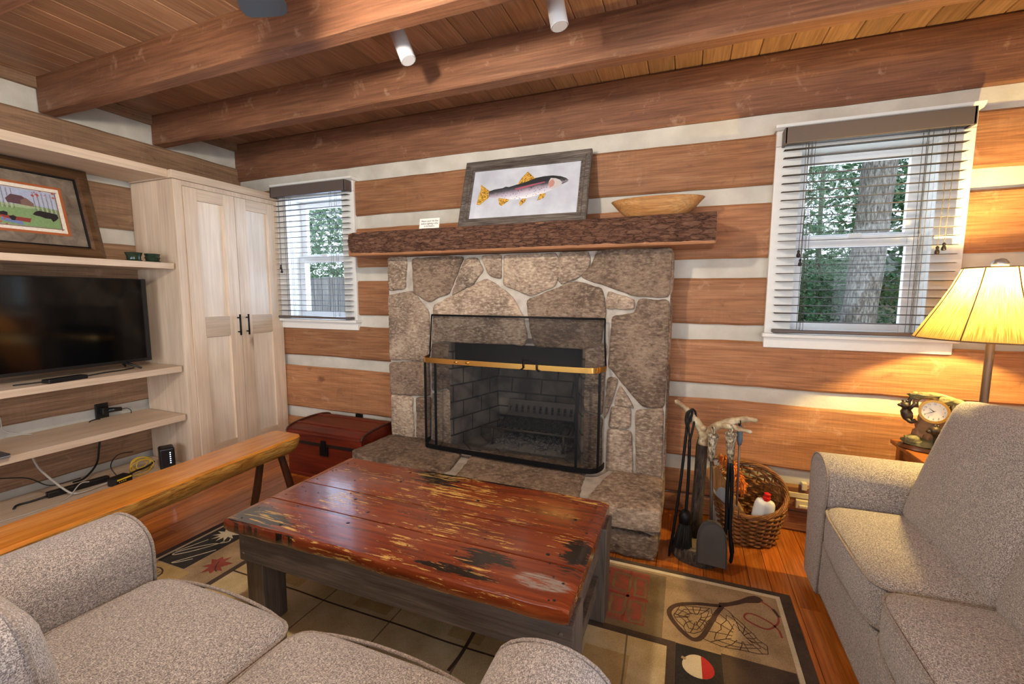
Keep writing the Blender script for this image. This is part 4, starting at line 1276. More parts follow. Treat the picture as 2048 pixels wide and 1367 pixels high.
curve([(.385, 1.985), (.40, 1.94)], .012, 'r_net', .0014)
# float
el = [(.093 + .052 * math.cos(2 * PI * i / 28) * (1 - .12 * math.sin(2 * PI * i / 28)), 1.567 + .052 * math.sin(2 * PI * i / 28)) for i in range(28)]
el = [(.09 + (x - .093) * 1.0, 1.562 + (y - 1.567) * 1.0) for x, y in el]
patch([p for p in el], 'r_line', .0012)
patch([p for p in el if p[0] > .098], 'r_bred', .0014)
curve([(.035, 1.585), (.05, 1.58)], .012, 'r_tan', .0014, 2)
# red rustic brick-like patch
rect(-.365, -.105, 1.685, 2.03, 'r_brick', .0009)
for (x0, y0, w, h) in ((-.345, 1.90, .06, .09), (-.26, 1.87, .075, .12), (-.165, 1.86, .05, .12), (-.345, 1.72, .07, .12), (-.25, 1.72, .06, .11), (-.17, 1.70, .055, .12)):
    pts = [(x0 + rd.uniform(0, .01), y0), (x0 + w, y0 + rd.uniform(0, .01)), (x0 + w, y0 + h), (x0, y0 + h + rd.uniform(-.01, .01))]
    stroke([(x + rd.uniform(-.004, .004), y + rd.uniform(-.004, .004)) for x, y in resample(pts, .03)], .012, 'r_tan2' if rd.random() < .7 else 'r_brown', .0012, True)
curve([(-.37, 1.86), (-.25, 1.85), (-.1, 1.84)], .014, 'r_red', .0011); curve([(-.19, 2.03), (-.185, 1.85), (-.19, 1.69)], .012, 'r_red', .0011)
# left side: fly line and fly, maple leaf
curve([(-2.20, 1.52), (-2.185, 1.50), (-2.20, 1.475), (-2.25, 1.44), (-2.31, 1.37), (-2.335, 1.325), (-2.32, 1.315), (-2.27, 1.37), (-2.22, 1.45), (-2.205, 1.49)], .006, 'r_line', .0012)
curve([(-2.30, 1.47), (-2.33, 1.38), (-2.345, 1.335)], .005, 'r_line', .0012)
curve([(-2.20, 1.325), (-2.24, 1.28), (-2.262, 1.268), (-2.25, 1.29), (-2.20, 1.37), (-2.17, 1.42)], .006, 'r_line', .0012)
spk = []
for i in range(22):
    a = 2 * PI * i / 22; r = (.075 if i % 2 else .035)
    spk.append((-2.26 + math.cos(a) * r, 1.545 + math.sin(a) * r * 1.0))
patch(spk, 'r_line', .0012)
def leafshape(cx, cy, s, ang):
    base = [(0, -.5), (.10, -.22), (.45, -.35), (.36, -.12), (.55, .0), (.36, .10), (.45, .38), (.18, .22), (.0, .6), (-.18, .22), (-.45, .38), (-.36, .10), (-.55, .0), (-.36, -.12), (-.45, -.35), (-.10, -.22)]
    ca, sa = math.cos(ang), math.sin(ang)
    return [(cx + s * (x * ca - y * sa), cy + s * (x * sa + y * ca)) for x, y in base]
patch(leafshape(-2.045, 1.335, .125, -1.0), 'r_red', .0012); stroke([(-2.02, 1.31), (-2.045, 1.335), (-2.06, 1.36)], .006, 'r_net', .0014)
stroke([(-2.02, 1.31), (-1.995, 1.30)], .006, 'r_net', .0014)
patch(leafshape(-2.05, 1.60, .10, -.4), 'r_red', .0012)
curve([(-2.34, 1.20), (-2.27, 1.22), (-2.22, 1.20), (-2.20, 1.15)], .007, 'r_net', .0012)
for i in range(5): stroke([(-2.30 + i * .022, 1.215 - i * .004), (-2.31 + i * .022, 1.17)], .005, 'r_net', .0012)
solo('area_rug', bm, [M[n] for n in RM], (-.97, .9, 0), 'lodge-style patchwork rug with fishing motifs under the coffee table', 'rug')

# ---------------------------------------------------------------- BUILT-IN SHELVES + WARDROBE
sh = thing('shelf_unit', (-3.36, 1.1, 0), 'pale wood open shelf unit holding the television on the left wall', 'shelf')
SX0, SX1 = XL + .004, -3.16
SY0, SY1 = -.2, 1.929
for nm, z0, z1, xf in (('shelf', 1.459, 1.497, SX1), ('shelf', .772, .812, SX1), ('shelf', .437, .477, SX1), ('bottom_shelf', .085, .125, SX1 + .01)):
    bm = newbm(); box(bm, SX0, xf, SY0, SY1, z0, z1, 0, .002); obj(nm, bm, M['cab_y'], sh)
bm = newbm(); box(bm, SX0, SX1 - .02, SY0, SY1, 2.05, 2.075, 0, .002); obj('top_board', bm, M['cab_y'], sh)
bm = newbm(); box(bm, SX1 - .02, SX1, SY0, SY1, 2.045, 2.096, 0, .002); obj('fascia', bm, M['cab_y'], sh)
bm = newbm(); box(bm, SX0, SX1 - .02, SY0, SY1, .0, .085, 0, .002); obj('plinth', bm, M['cab_y'], sh)
bm = newbm(); box(bm, SX0, SX1, SY0 - .022, SY0, 0, 2.096, 0, .002); obj('side_panel', bm, M['cab'], sh)
wd = thing('wardrobe', (-3.35, 2.34, 0), 'pale hickory wardrobe with two panelled doors in the corner', 'wardrobe')
WX = -3.135; WY0, WY1 = 1.942, 2.735
bm = newbm()
ys = [XL + .004, -3.44, -3.30, WX - .02]
for a, b in zip(ys, ys[1:]): box(bm, a, b, WY0, WY0 + .02, 0, 2.04, 0)
obj('side_panel', bm, M['cab'], wd)
bm = newbm(); box(bm, XL + .004, WX - .021, WY0 + .021, WY1, 2.02, 2.04); box(bm, XL + .004, WX - .03, WY0 + .021, WY1, .02, .06); box(bm, XL + .004, WX - .021, WY1 - .015, WY1, .06, 2.02); obj('carcass', bm, M['cab'], wd)
bm = newbm()
box(bm, WX - .02, WX, WY0, 1.998, 0, 2.04, 0, .002); box(bm, WX - .02, WX, 2.715, WY1, 0, 2.04, 0, .002)
box(bm, WX - .02, WX, 1.998, 2.715, 2.008, 2.04, 0, .001); box(bm, WX - .02, WX, 1.998, 2.715, 0, .11, 0, .001)
obj('face_frame', bm, M['cab'], wd)
bm = newbm(); box(bm, XL + .004, WX + .012, WY0 - .012, WY1, 2.042, 2.094, 0, .003); obj('crown', bm, M['cab_y'], wd)
for (a, b, hy) in ((2.0, 2.355, 2.326), (2.359, 2.713, 2.395)):
    bm = newbm(); S = .088
    box(bm, WX - .016, WX + .006, a, a + S, .113, 2.005, 0, .0015); box(bm, WX - .016, WX + .006, b - S, b, .113, 2.005, 0, .0015)
    for z0, z1 in ((.113, .215), (.995, 1.135), (1.925, 2.005)): box(bm, WX - .016, WX + .006, a + S, b - S, z0, z1, 1, .0015)
    dr = obj('door', bm, [M['cab'], M['cab_y']], wd)
    bm = newbm()
    for z0, z1 in ((.215, .995), (1.135, 1.925)): box(bm, WX - .016, WX - .010, a + S - .004, b - S + .004, z0 - .004, z1 + .004)
    obj('panel', bm, M['cab_panel'], dr)
    bm = newbm(); tube(bm, [(WX + .034, hy, .99), (WX + .034, hy, 1.145)], .006, 10)
    for z in (1.015, 1.12): tube(bm, [(WX + .003, hy, z), (WX + .034, hy, z)], .005, 8)
    obj('handle', bm, M['iron'], dr)

# television
tv = thing('television', (-3.36, 1.37, .813), 'black flat-screen television standing on the middle shelf', 'television')
bm = newbm(); box(bm, -3.385, -3.345, .88, 1.858, .852, 1.392, 0, .004); box(bm, -3.42, -3.385, 1.0, 1.74, .87, 1.2, 0, .01)
bm2 = bm; obj('casing', bm, M['black'], tv)
bm = newbm(); box(bm, -3.346, -3.3435, .888, 1.85, .872, 1.386); obj('screen', bm, M['screen'], tv)
for y in (1.70, 1.04):
    s = 1 if y > 1.3 else -1
    bm = newbm()
    for dx in (.10, -.07): tube(bm, [(-3.37, y, .862), (-3.37 + dx, y + s * .05, .8195)], [.010, .006], 8)
    obj('stand_foot', bm, M['black'], tv)
# small black box and cable in front of the television
bm = newbm(); box(bm, -.03, .03, -.09, .09, 0, .022, 0, .004, M4=Matrix.Translation((-3.205, 1.345, .8125)) @ Matrix.Rotation(.12, 4, 'Z'))
solo('set_top_box', bm, M['black'], (-3.205, 1.345, .8125), 'small flat black box on the shelf in front of the television', 'electronics')
bm = newbm(); tube(bm, spline([(-3.27, 1.16, .8165), (-3.25, 1.28, .817), (-3.275, 1.36, .817), (-3.26, 1.46, .817), (-3.29, 1.56, .817), (-3.30, 1.66, .817), (-3.33, 1.74, .817)], 8), .004, 6)
solo('power_cable', bm, M['bcable'], (-3.27, 1.45, .817), 'black cable lying along the shelf below the television screen', 'cable')

# framed bear print on the top shelf
def leanx(y0, xb, zb, xt, zt):
    up = V((xt - xb, 0, zt - zb)); H = up.length; up.normalize()
    nrm = V((0, 1, 0)).cross(up).normalized()
    if nrm.x < 0: nrm = -nrm
    o = V((xb, y0, zb))
    return (lambda u, v, d: tuple(o + V((0, u, 0)) + up * v + nrm * d)), H
fb, HB = leanx(1.045, -3.385, 1.4985, -3.525, 2.040)
fw2 = .622
fp2 = thing('framed_picture', (-3.40, 1.36, 1.4985), 'bronze framed print of black bears by a cabin leaning on the top shelf', 'picture')
bm = newbm(); frame_bars(bm, fb, 0, fw2, 0, HB, [(0, 0), (0, .02), (.012, .026), (.03, .036), (.052, .034), (.066, .022), (.070, .020), (.070, 0)])
obj('frame', bm, M['bframe'], fp2)
bm = newbm(); frame_bars(bm, fb, .066, fw2 - .066, .066, HB - .066, [(0, 0), (0, .024), (.007, .022), (.007, 0)]); 
for i_, o_ in ((0.001, .0275),): frame_bars(bm, fb, -.002, fw2 + .002, -.0, HB + .002, [(0, -.002), (0, .012), (.006, .012), (.006, -.002)])
obj('black_edge', bm, M['iron'], fp2)
bm = newbm(); prism(bm, [(.05, .05), (fw2 - .05, .05), (fw2 - .05, HB - .05), (.05, HB - .05)], fb, 0, .010)
t = NT('brown_mat'); c = t.coord(); n = t.noise(c, 14, 6, .6, .6); M['mat'] = t.fin(t.ramp(n, [(.3, '#574a3e'), (.55, '#77695a'), (.75, '#8d8070')]), .8)
obj('mat_board', bm, M['mat'], fp2)
px0, px1, py0, py1 = .155, fw2 - .155, .148, HB - .148
bm = newbm(); prism(bm, [(px0 - .014, py0 - .014), (px1 + .014, py0 - .014), (px1 + .014, py1 + .014), (px0 - .014, py1 + .014)], fb, .009, .0115)
obj('orange_bevel', bm, pcol('#a5582a', .6), fp2)
B_ = lambda a: [(px0 + x * (px1 - px0), py0 + y * (py1 - py0)) for x, y in a]
bm = newbm()
L_ = [.0125]
names = ['#e6dccb', '#a9b4cd', '#7d9a68', '#9db08a', '#5b4048', '#7d6058', '#211d1f', '#8c3a33', '#6c7fae', '#b9564a', '#c9c4be', '#5f5b52']
ix = {n: i for i, n in enumerate(names)}
def bf(p, c, l): flat(bm, B_(p), fb, .0117 + l * .0003, ix[c])
bf([(0, 0), (1, 0), (1, 1), (0, 1)], '#e6dccb', 0)
bf([(.07, .09), (.93, .09), (.93, .90), (.07, .90)], '#a9b4cd', 1)
bf([(.07, .09), (.93, .09), (.93, .52), (.6, .56), (.3, .54), (.07, .56)], '#7d9a68', 2)
bf([(.2, .50), (.5, .47), (.75, .52), (.5, .55), (.2, .54)], '#9db08a', 3)
for i in range(9): x = .10 + i * .03; bf([(x, .45), (x + .008, .45), (x + .01, .88), (x + .003, .88)], '#c9c4be' if i % 2 else '#5f5b52', 3)
for i in range(10): x = .62 + i * .03; bf([(x, .42), (x + .009, .42), (x + .006, .86), (x, .86)], '#c9c4be' if i % 2 else '#5f5b52', 3)
bf([(.27, .56), (.56, .54), (.56, .64), (.47, .74), (.33, .75), (.25, .64)], '#5b4048', 4)
bf([(.44, .545), (.60, .53), (.61, .60), (.52, .71), (.44, .64)], '#7d6058', 5)
bf([(.56, .36), (.60, .42), (.66, .46), (.80, .44), (.90, .42), (.91, .34), (.86, .27), (.82, .24), (.80, .30), (.72, .30), (.66, .33), (.60, .34)], '#211d1f', 5)
bf([(.14, .16), (.42, .10), (.40, .17), (.16, .27)], '#6c7fae', 4)
bf([(.10, .30), (.30, .27), (.52, .26), (.54, .30), (.50, .17), (.30, .19), (.14, .24)], '#8c3a33', 6)
bf([(.13, .33), (.19, .36), (.24, .34), (.23, .27), (.14, .28)], '#211d1f', 7); bf([(.24, .26), (.30, .29), (.34, .26), (.31, .18), (.27, .18)], '#211d1f', 7)
rd = random.Random(4)
for _ in range(26):
    x, y = rd.choice(((rd.uniform(.6, .92), rd.uniform(.74, .92)), (rd.uniform(.06, .2), rd.uniform(.08, .3)))); s = rd.uniform(.012, .026)
    bf([(x - s, y), (x, y - s), (x + s, y), (x, y + s)], '#b9564a', 8)
for p in ([(.04, .06), (.055, .06), (.085, .94), (.06, .94)], [(.92, .05), (.935, .05), (.94, .92), (.925, .92)], [(.03, .06), (.96, .075), (.96, .09), (.03, .08)], [(.04, .90), (.96, .905), (.96, .92), (.04, .915)]): bf(p, '#7d6058', 9)
obj('print', bm, [pcol(n, .5, .25, 90) for n in names], fp2)

# two little green cups
def cup(y, label, k):
    c = solo('glazed_cup', (lambda b: (lathe(b, [(.040, 0), (.043, .008), (.036, .013), (.036, .03), (.042, .046), (.045, .055), (.041, .055), (.036, .046), (.030, .02), (.010, .018)], (-3.245, y, 1.4975), 28, 0, 1, 1) if k == 0 else lathe(b, [(.040, 0), (.044, .007), (.036, .013), (.038, .024), (.043, .030), (.038, .038), (.043, .055), (.039, .055), (.034, .046), (.010, .044)], (-3.245, y, 1.4975), 28), b)[1])(newbm()), M['green'], (-3.245, y, 1.4975), label, 'cup', 40)
cup(1.747, 'small dark green glazed cup nearer the framed bear print', 0)
cup(1.852, 'small dark green ribbed cup nearer the wardrobe', 1)

# electronics on the lower shelves
ot = thing('wall_outlet', (XL + .0, 1.665, .51), 'black wall outlet plate with a plugged-in adapter behind the television shelves', 'outlet')
bm = newbm(); box(bm, XL - .002, XL + .012, 1.63, 1.70, .449, .575, 0, .003); obj('cover_plate', bm, M['black'], ot)
bm = newbm(); box(bm, XL + .012, XL + .05, 1.648, 1.685, .505, .55, 0, .006); tube(bm, [(XL + .04, 1.68, .528), (XL + .055, 1.75, .523)], [.017, .013], 12); obj('power_adapter', bm, M['black'], ot)
bm = newbm(); tube(bm, spline([(XL + .055, 1.75, .523), (XL + .06, 1.78, .520), (XL + .06, 1.80, .50), (XL + .055, 1.803, .479)], 6), .0022, 6); obj('adapter_cord', bm, M['bcable'], ot)
bm = newbm(); tube(bm, spline([(XL + .02, 1.655, .47), (XL + .04, 1.62, .484), (XL + .05, 1.585, .483), (XL + .06, 1.57, .480)], 6), .0035, 6); obj('outlet_cord', bm, M['bcable'], ot)
lp = thing('laptop', (-3.24, .96, .4775), 'closed silver laptop at the left edge of the low shelf', 'laptop')
bm = newbm(); box(bm, -3.37, -3.125, .75, 1.073, .4775, .4905, 0, .004); obj('base', bm, M['silver'], lp)
bm = newbm(); box(bm, -3.37, -3.125, .75, 1.073, .4915, .498, 0, .003); obj('lid', bm, plain('dark_lid', '#4a4d55', .3, .5), lp)
ZB = .1255
rt = thing('router', (-3.23, 1.85, ZB), 'upright black router with a column of white lights at the foot of the wardrobe', 'router')
bm = newbm(); box(bm, -.05, .05, -.042, .042, 0, .145, 0, .012, 3, M4=Matrix.Translation((-3.235, 1.835, ZB)) @ Matrix.Rotation(math.radians(-25), 4, 'Z')); obj('case', bm, M['black'], rt)
MR = Matrix.Translation((-3.235, 1.835, ZB)) @ Matrix.Rotation(math.radians(-25), 4, 'Z')
bm = newbm()
for k in range(6): box(bm, .0495, .0512, .012, .018, .040 + k * .014, .045 + k * .014, M4=MR)
obj('status_lights', bm, M['led'], rt)
sw = thing('network_switch', (-3.215, 1.555, ZB), 'small black network box with yellow sockets on the bottom shelf', 'network switch')
MS = Matrix.Translation((-3.215, 1.555, ZB)) @ Matrix.Rotation(math.radians(10), 4, 'Z')
bm = newbm(); box(bm, -.035, .035, -.048, .048, 0, .052, 0, .004, M4=MS); obj('case', bm, M['black'], sw)
bm = newbm(); box(bm, .0345, .0358, -.042, .042, .036, .045, M4=MS)
for k in range(4): box(bm, .0345, .0356, -.032 + k * .012, -.027 + k * .012, .024, .029, M4=MS)
obj('yellow_sockets', bm, M['yled'], sw)
bm = newbm(); rd = random.Random(2)
for k in range(6):
    r = .040 + rd.uniform(-.006, .012)
    cx, cy, cz = -3.33 + rd.uniform(-.03, .03), 1.735 + rd.uniform(-.012, .012), ZB + .042 + rd.uniform(-.004, .010)
    tx, ty = rd.uniform(-.5, .5), rd.uniform(-.3, .3)
    tube(bm, [(cx + math.cos(a) * r * tx + math.sin(a) * r * ty, cy + math.cos(a) * r * 1.15, cz + math.sin(a) * r * .85) for a in [2 * PI * i / 28 for i in range(28)]], .0026, 6, closed=True)
tube(bm, spline([(-3.32, 1.69, ZB + .03), (-3.28, 1.65, ZB + .012), (-3.26, 1.63, ZB + .012), (-3.245, 1.69, ZB + .004), (-3.27, 1.75, ZB + .01), (-3.31, 1.78, ZB + .04)], 6), .0032, 6)
solo('network_cable', bm, M['yellow'], (-3.33, 1.73, ZB), 'coil of yellow network cable beside the router', 'cable')
ps = thing('power_strip', (-3.34, 1.43, ZB), 'long black power strip lying at the back of the bottom shelf', 'power strip')
bm = newbm(); box(bm, -.02, .02, -.14, .14, 0, .035, 0, .006, M4=Matrix.Translation((-3.36, 1.42, ZB)) @ Matrix.Rotation(-.12, 4, 'Z')); obj('case', bm, M['black'], ps)
bm = newbm(); tube(bm, spline([(-3.37, 1.28, ZB + .015), (-3.39, 1.22, ZB + .006), (-3.40, 1.17, ZB + .006), (-3.36, 1.14, ZB + .006)], 6), .006, 8); obj('cord', bm, M['bcable'], ps)
def cable(pts, r, m, label):
    bm = newbm(); P = spline(pts, 8); tube(bm, P, r, 6)
    solo('cable', bm, M[m], P[len(P) // 2], label, 'cable')
cable([(-3.30, 1.21, .42), (-3.34, 1.25, .32), (-3.33, 1.31, .21), (-3.30, 1.35, ZB + .02), (-3.28, 1.38, ZB + .004)], .006, 'wcable', 'thick pale grey cable dropping from under the low shelf to the bottom shelf')
cable([(-3.50, 1.62, .425), (-3.50, 1.60, .32), (-3.46, 1.56, .22), (-3.40, 1.47, ZB + .045), (-3.37, 1.40, ZB + .048)], .006, 'bcable', 'thick black cable dropping down to the power strip')
cable([(-3.26, .70, ZB + .004), (-3.24, 1.0, ZB + .004), (-3.22, 1.2, ZB + .004), (-3.26, 1.32, ZB + .004), (-3.30, 1.40, ZB + .05), (-3.29, 1.44, ZB + .05)], .003, 'wcable', 'thin cream cable curving along the front of the bottom shelf')
cable([(-3.27, 1.36, ZB + .010), (-3.26, 1.42, ZB + .010), (-3.27, 1.48, ZB + .012), (-3.255, 1.52, ZB + .02)], .003, 'wcable', 'short pale cable plugged into the small network box')
cable([(-3.53, 1.05, .42), (-3.52, 1.10, .30), (-3.49, 1.25, .24), (-3.45, 1.33, .17), (-3.40, 1.45, ZB + .05)], .003, 'bcable', 'thin black cable sagging across the logs behind the bottom shelf')
cable([(-3.27, 1.57, ZB + .03), (-3.31, 1.56, ZB + .09), (-3.36, 1.60, ZB + .12), (-3.44, 1.68, ZB + .12), (-3.50, 1.78, ZB + .09)], .003, 'bcable', 'thin black cable arching up behind the small network box')
cable([(-3.26, 1.60, ZB + .02), (-3.27, 1.66, ZB + .03), (-3.29, 1.74, ZB + .03), (-3.29, 1.79, ZB + .05)], .006, 'bcable', 'black cable bundle between the small network box and the router')
cable([(-3.545, 1.14, .75), (-3.545, 1.15, .68), (-3.545, 1.19, .61), (-3.545, 1.20, .53), (-3.53, 1.25, .497), (-3.51, 1.30, .481)], .0028, 'wcable', 'thin white cable hanging down the wall onto the low shelf')

# ---------------------------------------------------------------- SIDE TABLE, LAMP, CLOCK
st = thing('side_table', (1.22, 2.53, 0), 'small brown wooden side table in the corner behind the right loveseat arm', 'table')
bm = newbm(); box(bm, .962, 1.50, 2.319, 2.66, .578, .60, 0, .004); obj('top', bm, M['table2'], st)
bm = newbm(); box(bm, 1.0, 1.46, 2.35, 2.63, .52, .5775); obj('apron', bm, M['table2'], st)
for x in (.985, 1.44):
    for y in (2.335, 2.61):
        bm = newbm(); box(bm, x, x + .04, y, y + .04, 0, .5775, 0, .003); obj('leg', bm, M['table2'], st)
lm = thing('lamp', (1.153, 2.372, .60), 'lit lamp with a pleated cream shade on a slim dark pole beside the large window', 'lamp')
LXc, LYc = 1.153, 2.372
bm = newbm(); lathe(bm, [(.048, .001), (.048, .012), (.04, .02), (.02, .03), (.014, .05)], (LXc, LYc, .60), 28); obj('base', bm, M['dark'], lm, 40)
bm = newbm(); lathe(bm, [(.0135, .64), (.0135, 1.20), (.01, 1.22)], (LXc, LYc, 0), 14); obj('pole', bm, plain('lamp_pole', '#5f5048', .45, .4), lm, 40)
bm = newbm()
prof = [(.248, 1.126), (.243, 1.131), (.210, 1.194), (.174, 1.262), (.138, 1.338), (.109, 1.413), (.107, 1.415)]
seg = 64
rings = []
for r, z in prof:
    rings.append([bm.verts.new((LXc + math.cos(2 * PI * k / seg) * r * (1 - .028 * abs(math.sin(4 * PI * k / seg * 1.0))), LYc + math.sin(2 * PI * k / seg) * r * (1 - .028 * abs(math.sin(4 * PI * k / seg))), z)) for k in range(seg)])
for A, B in zip(rings, rings[1:]):
    for k in range(seg): bm.faces.new((A[k], A[(k + 1) % seg], B[(k + 1) % seg], B[k])).smooth = True
sd = obj('lamp_shade', bm, M['shade'], lm, 0, label='pleated cream lamp shade glowing yellow')
bm = newbm()
for k in range(8):
    a = 2 * PI * (k * 8) / seg
    tube(bm, [(LXc + math.cos(a) * (r + .0015), LYc + math.sin(a) * (r + .0015), z) for r, z in prof[1:-1]], .0022, 5)
for r, z in ((.246, 1.128), (.109, 1.413)): tube(bm, [(LXc + math.cos(2 * PI * k / 48) * r * .985, LYc + math.sin(2 * PI * k / 48) * r * .985, z) for k in range(48)], .003, 6, closed=True)
obj('shade_trim', bm, M['shaderib'], sd)
bm = newbm(); tube(bm, [(LXc, LYc, 1.20), (LXc + .05, LYc, 1.22), (LXc + .055, LYc, 1.33), (LXc, LYc, 1.425)], .0025, 6); tube(bm, [(LXc, LYc, 1.20), (LXc - .05, LYc, 1.22), (LXc - .055, LYc, 1.33), (LXc, LYc, 1.425)], .0025, 6)
for a in range(3): tube(bm, [(LXc, LYc, 1.412), (LXc + math.cos(a * 2.094) * .104, LYc + math.sin(a * 2.094) * .104, 1.412)], .002, 5)
obj('harp', bm, M['dark'], lm)
bm = newbm(); bmesh.ops.create_uvsphere(bm, u_segments=20, v_segments=12, radius=.028, matrix=Matrix.Translation((LXc, LYc, 1.345))); obj('bulb', bm, M['bulb'], lm, 0)
bm = newbm(); lathe(bm, [(.010, 1.415), (.024, 1.418), (.026, 1.432), (.016, 1.447), (.003, 1.452)], (LXc, LYc, 0), 20); obj('finial', bm, M['silver'], lm, 0, label='round grey finial')

ck = thing('clock', (1.05, 2.49, .60), 'carved bear and tree mantel clock on the side table', 'clock')
CXc, CYc = 1.045, 2.515
MC = Matrix.Translation((CXc, CYc, .60)) @ Matrix.Rotation(math.radians(-22), 4, 'Z')
def blob(bm, c, s, rough=.15, seed=0, sub=3, tilt=0):
    tmp = bmesh.new(); bmesh.ops.create_icosphere(tmp, subdivisions=sub, radius=1)
    for v in tmp.verts:
        k = 1 + rough * noise.noise(v.co * 2.6 + V((seed, seed * 2, 0)))
        p = V((v.co.x * s[0], v.co.y * s[1], v.co.z * s[2])) * k
        if tilt: p = Matrix.Rotation(tilt, 3, 'Y') @ p
        v.co = MC @ (p + V(c))
    me = bpy.data.meshes.new('t'); tmp.to_mesh(me); tmp.free(); bm.from_mesh(me); bpy.data.meshes.remove(me)
bm = newbm(); rr = lathe(bm, [(.10, 0), (.104, .006), (.098, .014), (.092, .02)], (0, 0, 0), 40, 0, 1.0, .62); bmesh.ops.transform(bm, matrix=MC, verts=bm.verts); obj('base', bm, M['walnut'], ck, 40)
bm = newbm(); blob(bm, (.0, 0, .03), (.085, .05, .022), .35, 1); blob(bm, (-.05, -.02, .045), (.03, .02, .022), .4, 2); obj('mossy_ground', bm, M['resin_moss'], ck, 0, label='green mossy ground')
bm = newbm(); blob(bm, (.055, .0, .235), (.05, .02, .018), .5, 5); blob(bm, (-.02, .0, .252), (.055, .018, .014), .5, 6); blob(bm, (.075, 0, .205), (.014, .014, .036), .5, 8); blob(bm, (-.055, 0, .245), (.02, .014, .018), .6, 9); obj('leaves', bm, M['resin_moss'], ck, 0, label='green leaves over the dial')
bm = newbm()
blob(bm, (.012, .015, .115), (.055, .03, .10), .35, 3); blob(bm, (-.03, .01, .06), (.025, .02, .04), .4, 12)
tube(bm, [MC @ V(p) for p in spline([(-.05, .01, .19), (-.05, .012, .225), (-.01, .012, .257), (.05, .01, .25), (.095, .0, .235), (.125, -.005, .225)], 5)], .011, 8)
obj('tree_stump', bm, M['resin_tree'], ck, 0)
bm = newbm()
# climbing cub on the left: body, head, ears, limbs
blob(bm, (-.078, -.005, .155), (.022, .02, .034), .12, 2, 3, -.3); blob(bm, (-.088, -.012, .198), (.018, .017, .016), .1, 4); blob(bm, (-.104, -.018, .197), (.010, .008, .007), .1, 5)
blob(bm, (-.082, -.012, .217), (.005, .004, .006), .1, 6); blob(bm, (-.096, -.005, .216), (.005, .004, .006), .1, 7)
tube(bm, [MC @ V(p) for p in spline([(-.072, -.012, .18), (-.06, -.02, .20), (-.05, -.015, .215)], 4)], .008, 8); tube(bm, [MC @ V(p) for p in spline([(-.080, -.012, .14), (-.062, -.02, .125), (-.045, -.015, .135)], 4)], .009, 8)
tube(bm, [MC @ V(p) for p in spline([(-.075, -.01, .185), (-.075, .0, .215), (-.068, .005, .235)], 4)], .008, 8)
obj('bear_cub', bm, M['resin_bear'], ck, 0)
bm = newbm()
blob(bm, (.055, -.03, .085), (.042, .028, .036), .12, 3, 3, .3); blob(bm, (.02, -.042, .105), (.022, .02, .02), .1, 5); blob(bm, (.002, -.05, .10), (.011, .010, .009), .1, 6)
blob(bm, (.02, -.038, .126), (.006, .005, .007), .1, 7); blob(bm, (.03, -.036, .125), (.006, .005, .007), .1, 8)
for p in ((.03, -.04, .075, .03, -.045, .03), (.075, -.035, .07, .075, -.04, .03)): tube(bm, [MC @ V(p[:3]), MC @ V(p[3:])], .013, 8)
obj('bear', bm, M['resin_bear'], ck, 0)
def disc(bm, cen, r0, r1, y0, y1, seg=40):
    A = [[bm.verts.new(MC @ V((cen[0] + math.cos(2 * PI * k / seg) * r, y, cen[1] + math.sin(2 * PI * k / seg) * r))) for k in range(seg)] for r, y in ((r0, y0), (r0, y1), (r1, y1), (r1, y1 + .004))]
    for P, Q in zip(A, A[1:]):
        for k in range(seg): bm.faces.new((P[k], P[(k + 1) % seg], Q[(k + 1) % seg], Q[k]))
    return A
cc = (.012, .188)
bm = newbm(); disc(bm, cc, .053, .043, -.01, -.034); obj('brass_rim', bm, M['brass'], ck, 40)
bm = newbm()
bm.faces.new([bm.verts.new(MC @ V((cc[0] + math.cos(2 * PI * k / 40) * .0435, -.029, cc[1] + math.sin(2 * PI * k / 40) * .0435))) for k in range(40)])
dl = obj('dial', bm, M['dial'], ck)
bm = newbm()
for ang, ln, w in ((145, .021, .0016), (207, .031, .0012), (207 + 180, .006, .0012)):
    a = math.radians(ang); dx, dz = math.cos(a), math.sin(a)
    q = [(cc[0] - dz * w, cc[1] + dx * w), (cc[0] + dz * w, cc[1] - dx * w), (cc[0] + dx * ln + dz * w * .4, cc[1] + dz * ln - dx * w * .4), (cc[0] + dx * ln - dz * w * .4, cc[1] + dz * ln + dx * w * .4)]
    prism(bm, q, lambda u, v, d: tuple(MC @ V((u, -.0300 - d, v))), 0, .0008)
obj('hands', bm, M['iron'], dl)
for h in range(1, 13):
    a = PI / 2 - h * PI / 6
    Mx = MC @ Matrix.Translation((cc[0] + math.cos(a) * .034, -.0295, cc[1] + math.sin(a) * .034)) @ Matrix.Rotation(PI / 2, 4, 'X')
    text_obj('numeral', str(h), .0095, M['ink'], Mx, dl)

# ---------------------------------------------------------------- FIRE TOOLS
ts = thing('fire_tool_stand', (.10, 2.30, 0), 'fire tool stand made of a log slice, bark post and antler hooks', 'tool stand')
bm = newbm()
lathe(bm, [(.122, .0), (.128, .02), (.126, .062), (.119, .072)], (.10, 2.305, 0), 36, 0)
for v in bm.verts:
    k = 1 + noise.noise(V((v.co.x * 30, v.co.y * 30, v.co.z * 20))) * .05
    v.co.x = .10 + (v.co.x - .10) * k; v.co.y = 2.305 + (v.co.y - 2.305) * k
obj('log_slice', bm, M['tbark'], ts, 40)
bm = newbm(); lathe(bm, [(.113, .0715), (.112, .074)], (.10, 2.305, 0), 32); obj('slice_face', bm, plain('cut_slice', '#776a58', .7, 0, .3, .2, 30), ts, 40)
bm = newbm(); tube(bm, [(.088, 2.35, .07), (.09, 2.35, .2), (.096, 2.348, .4), (.10, 2.345, .55), (.104, 2.34, .60)], [.031, .029, .028, .027, .026], 14)
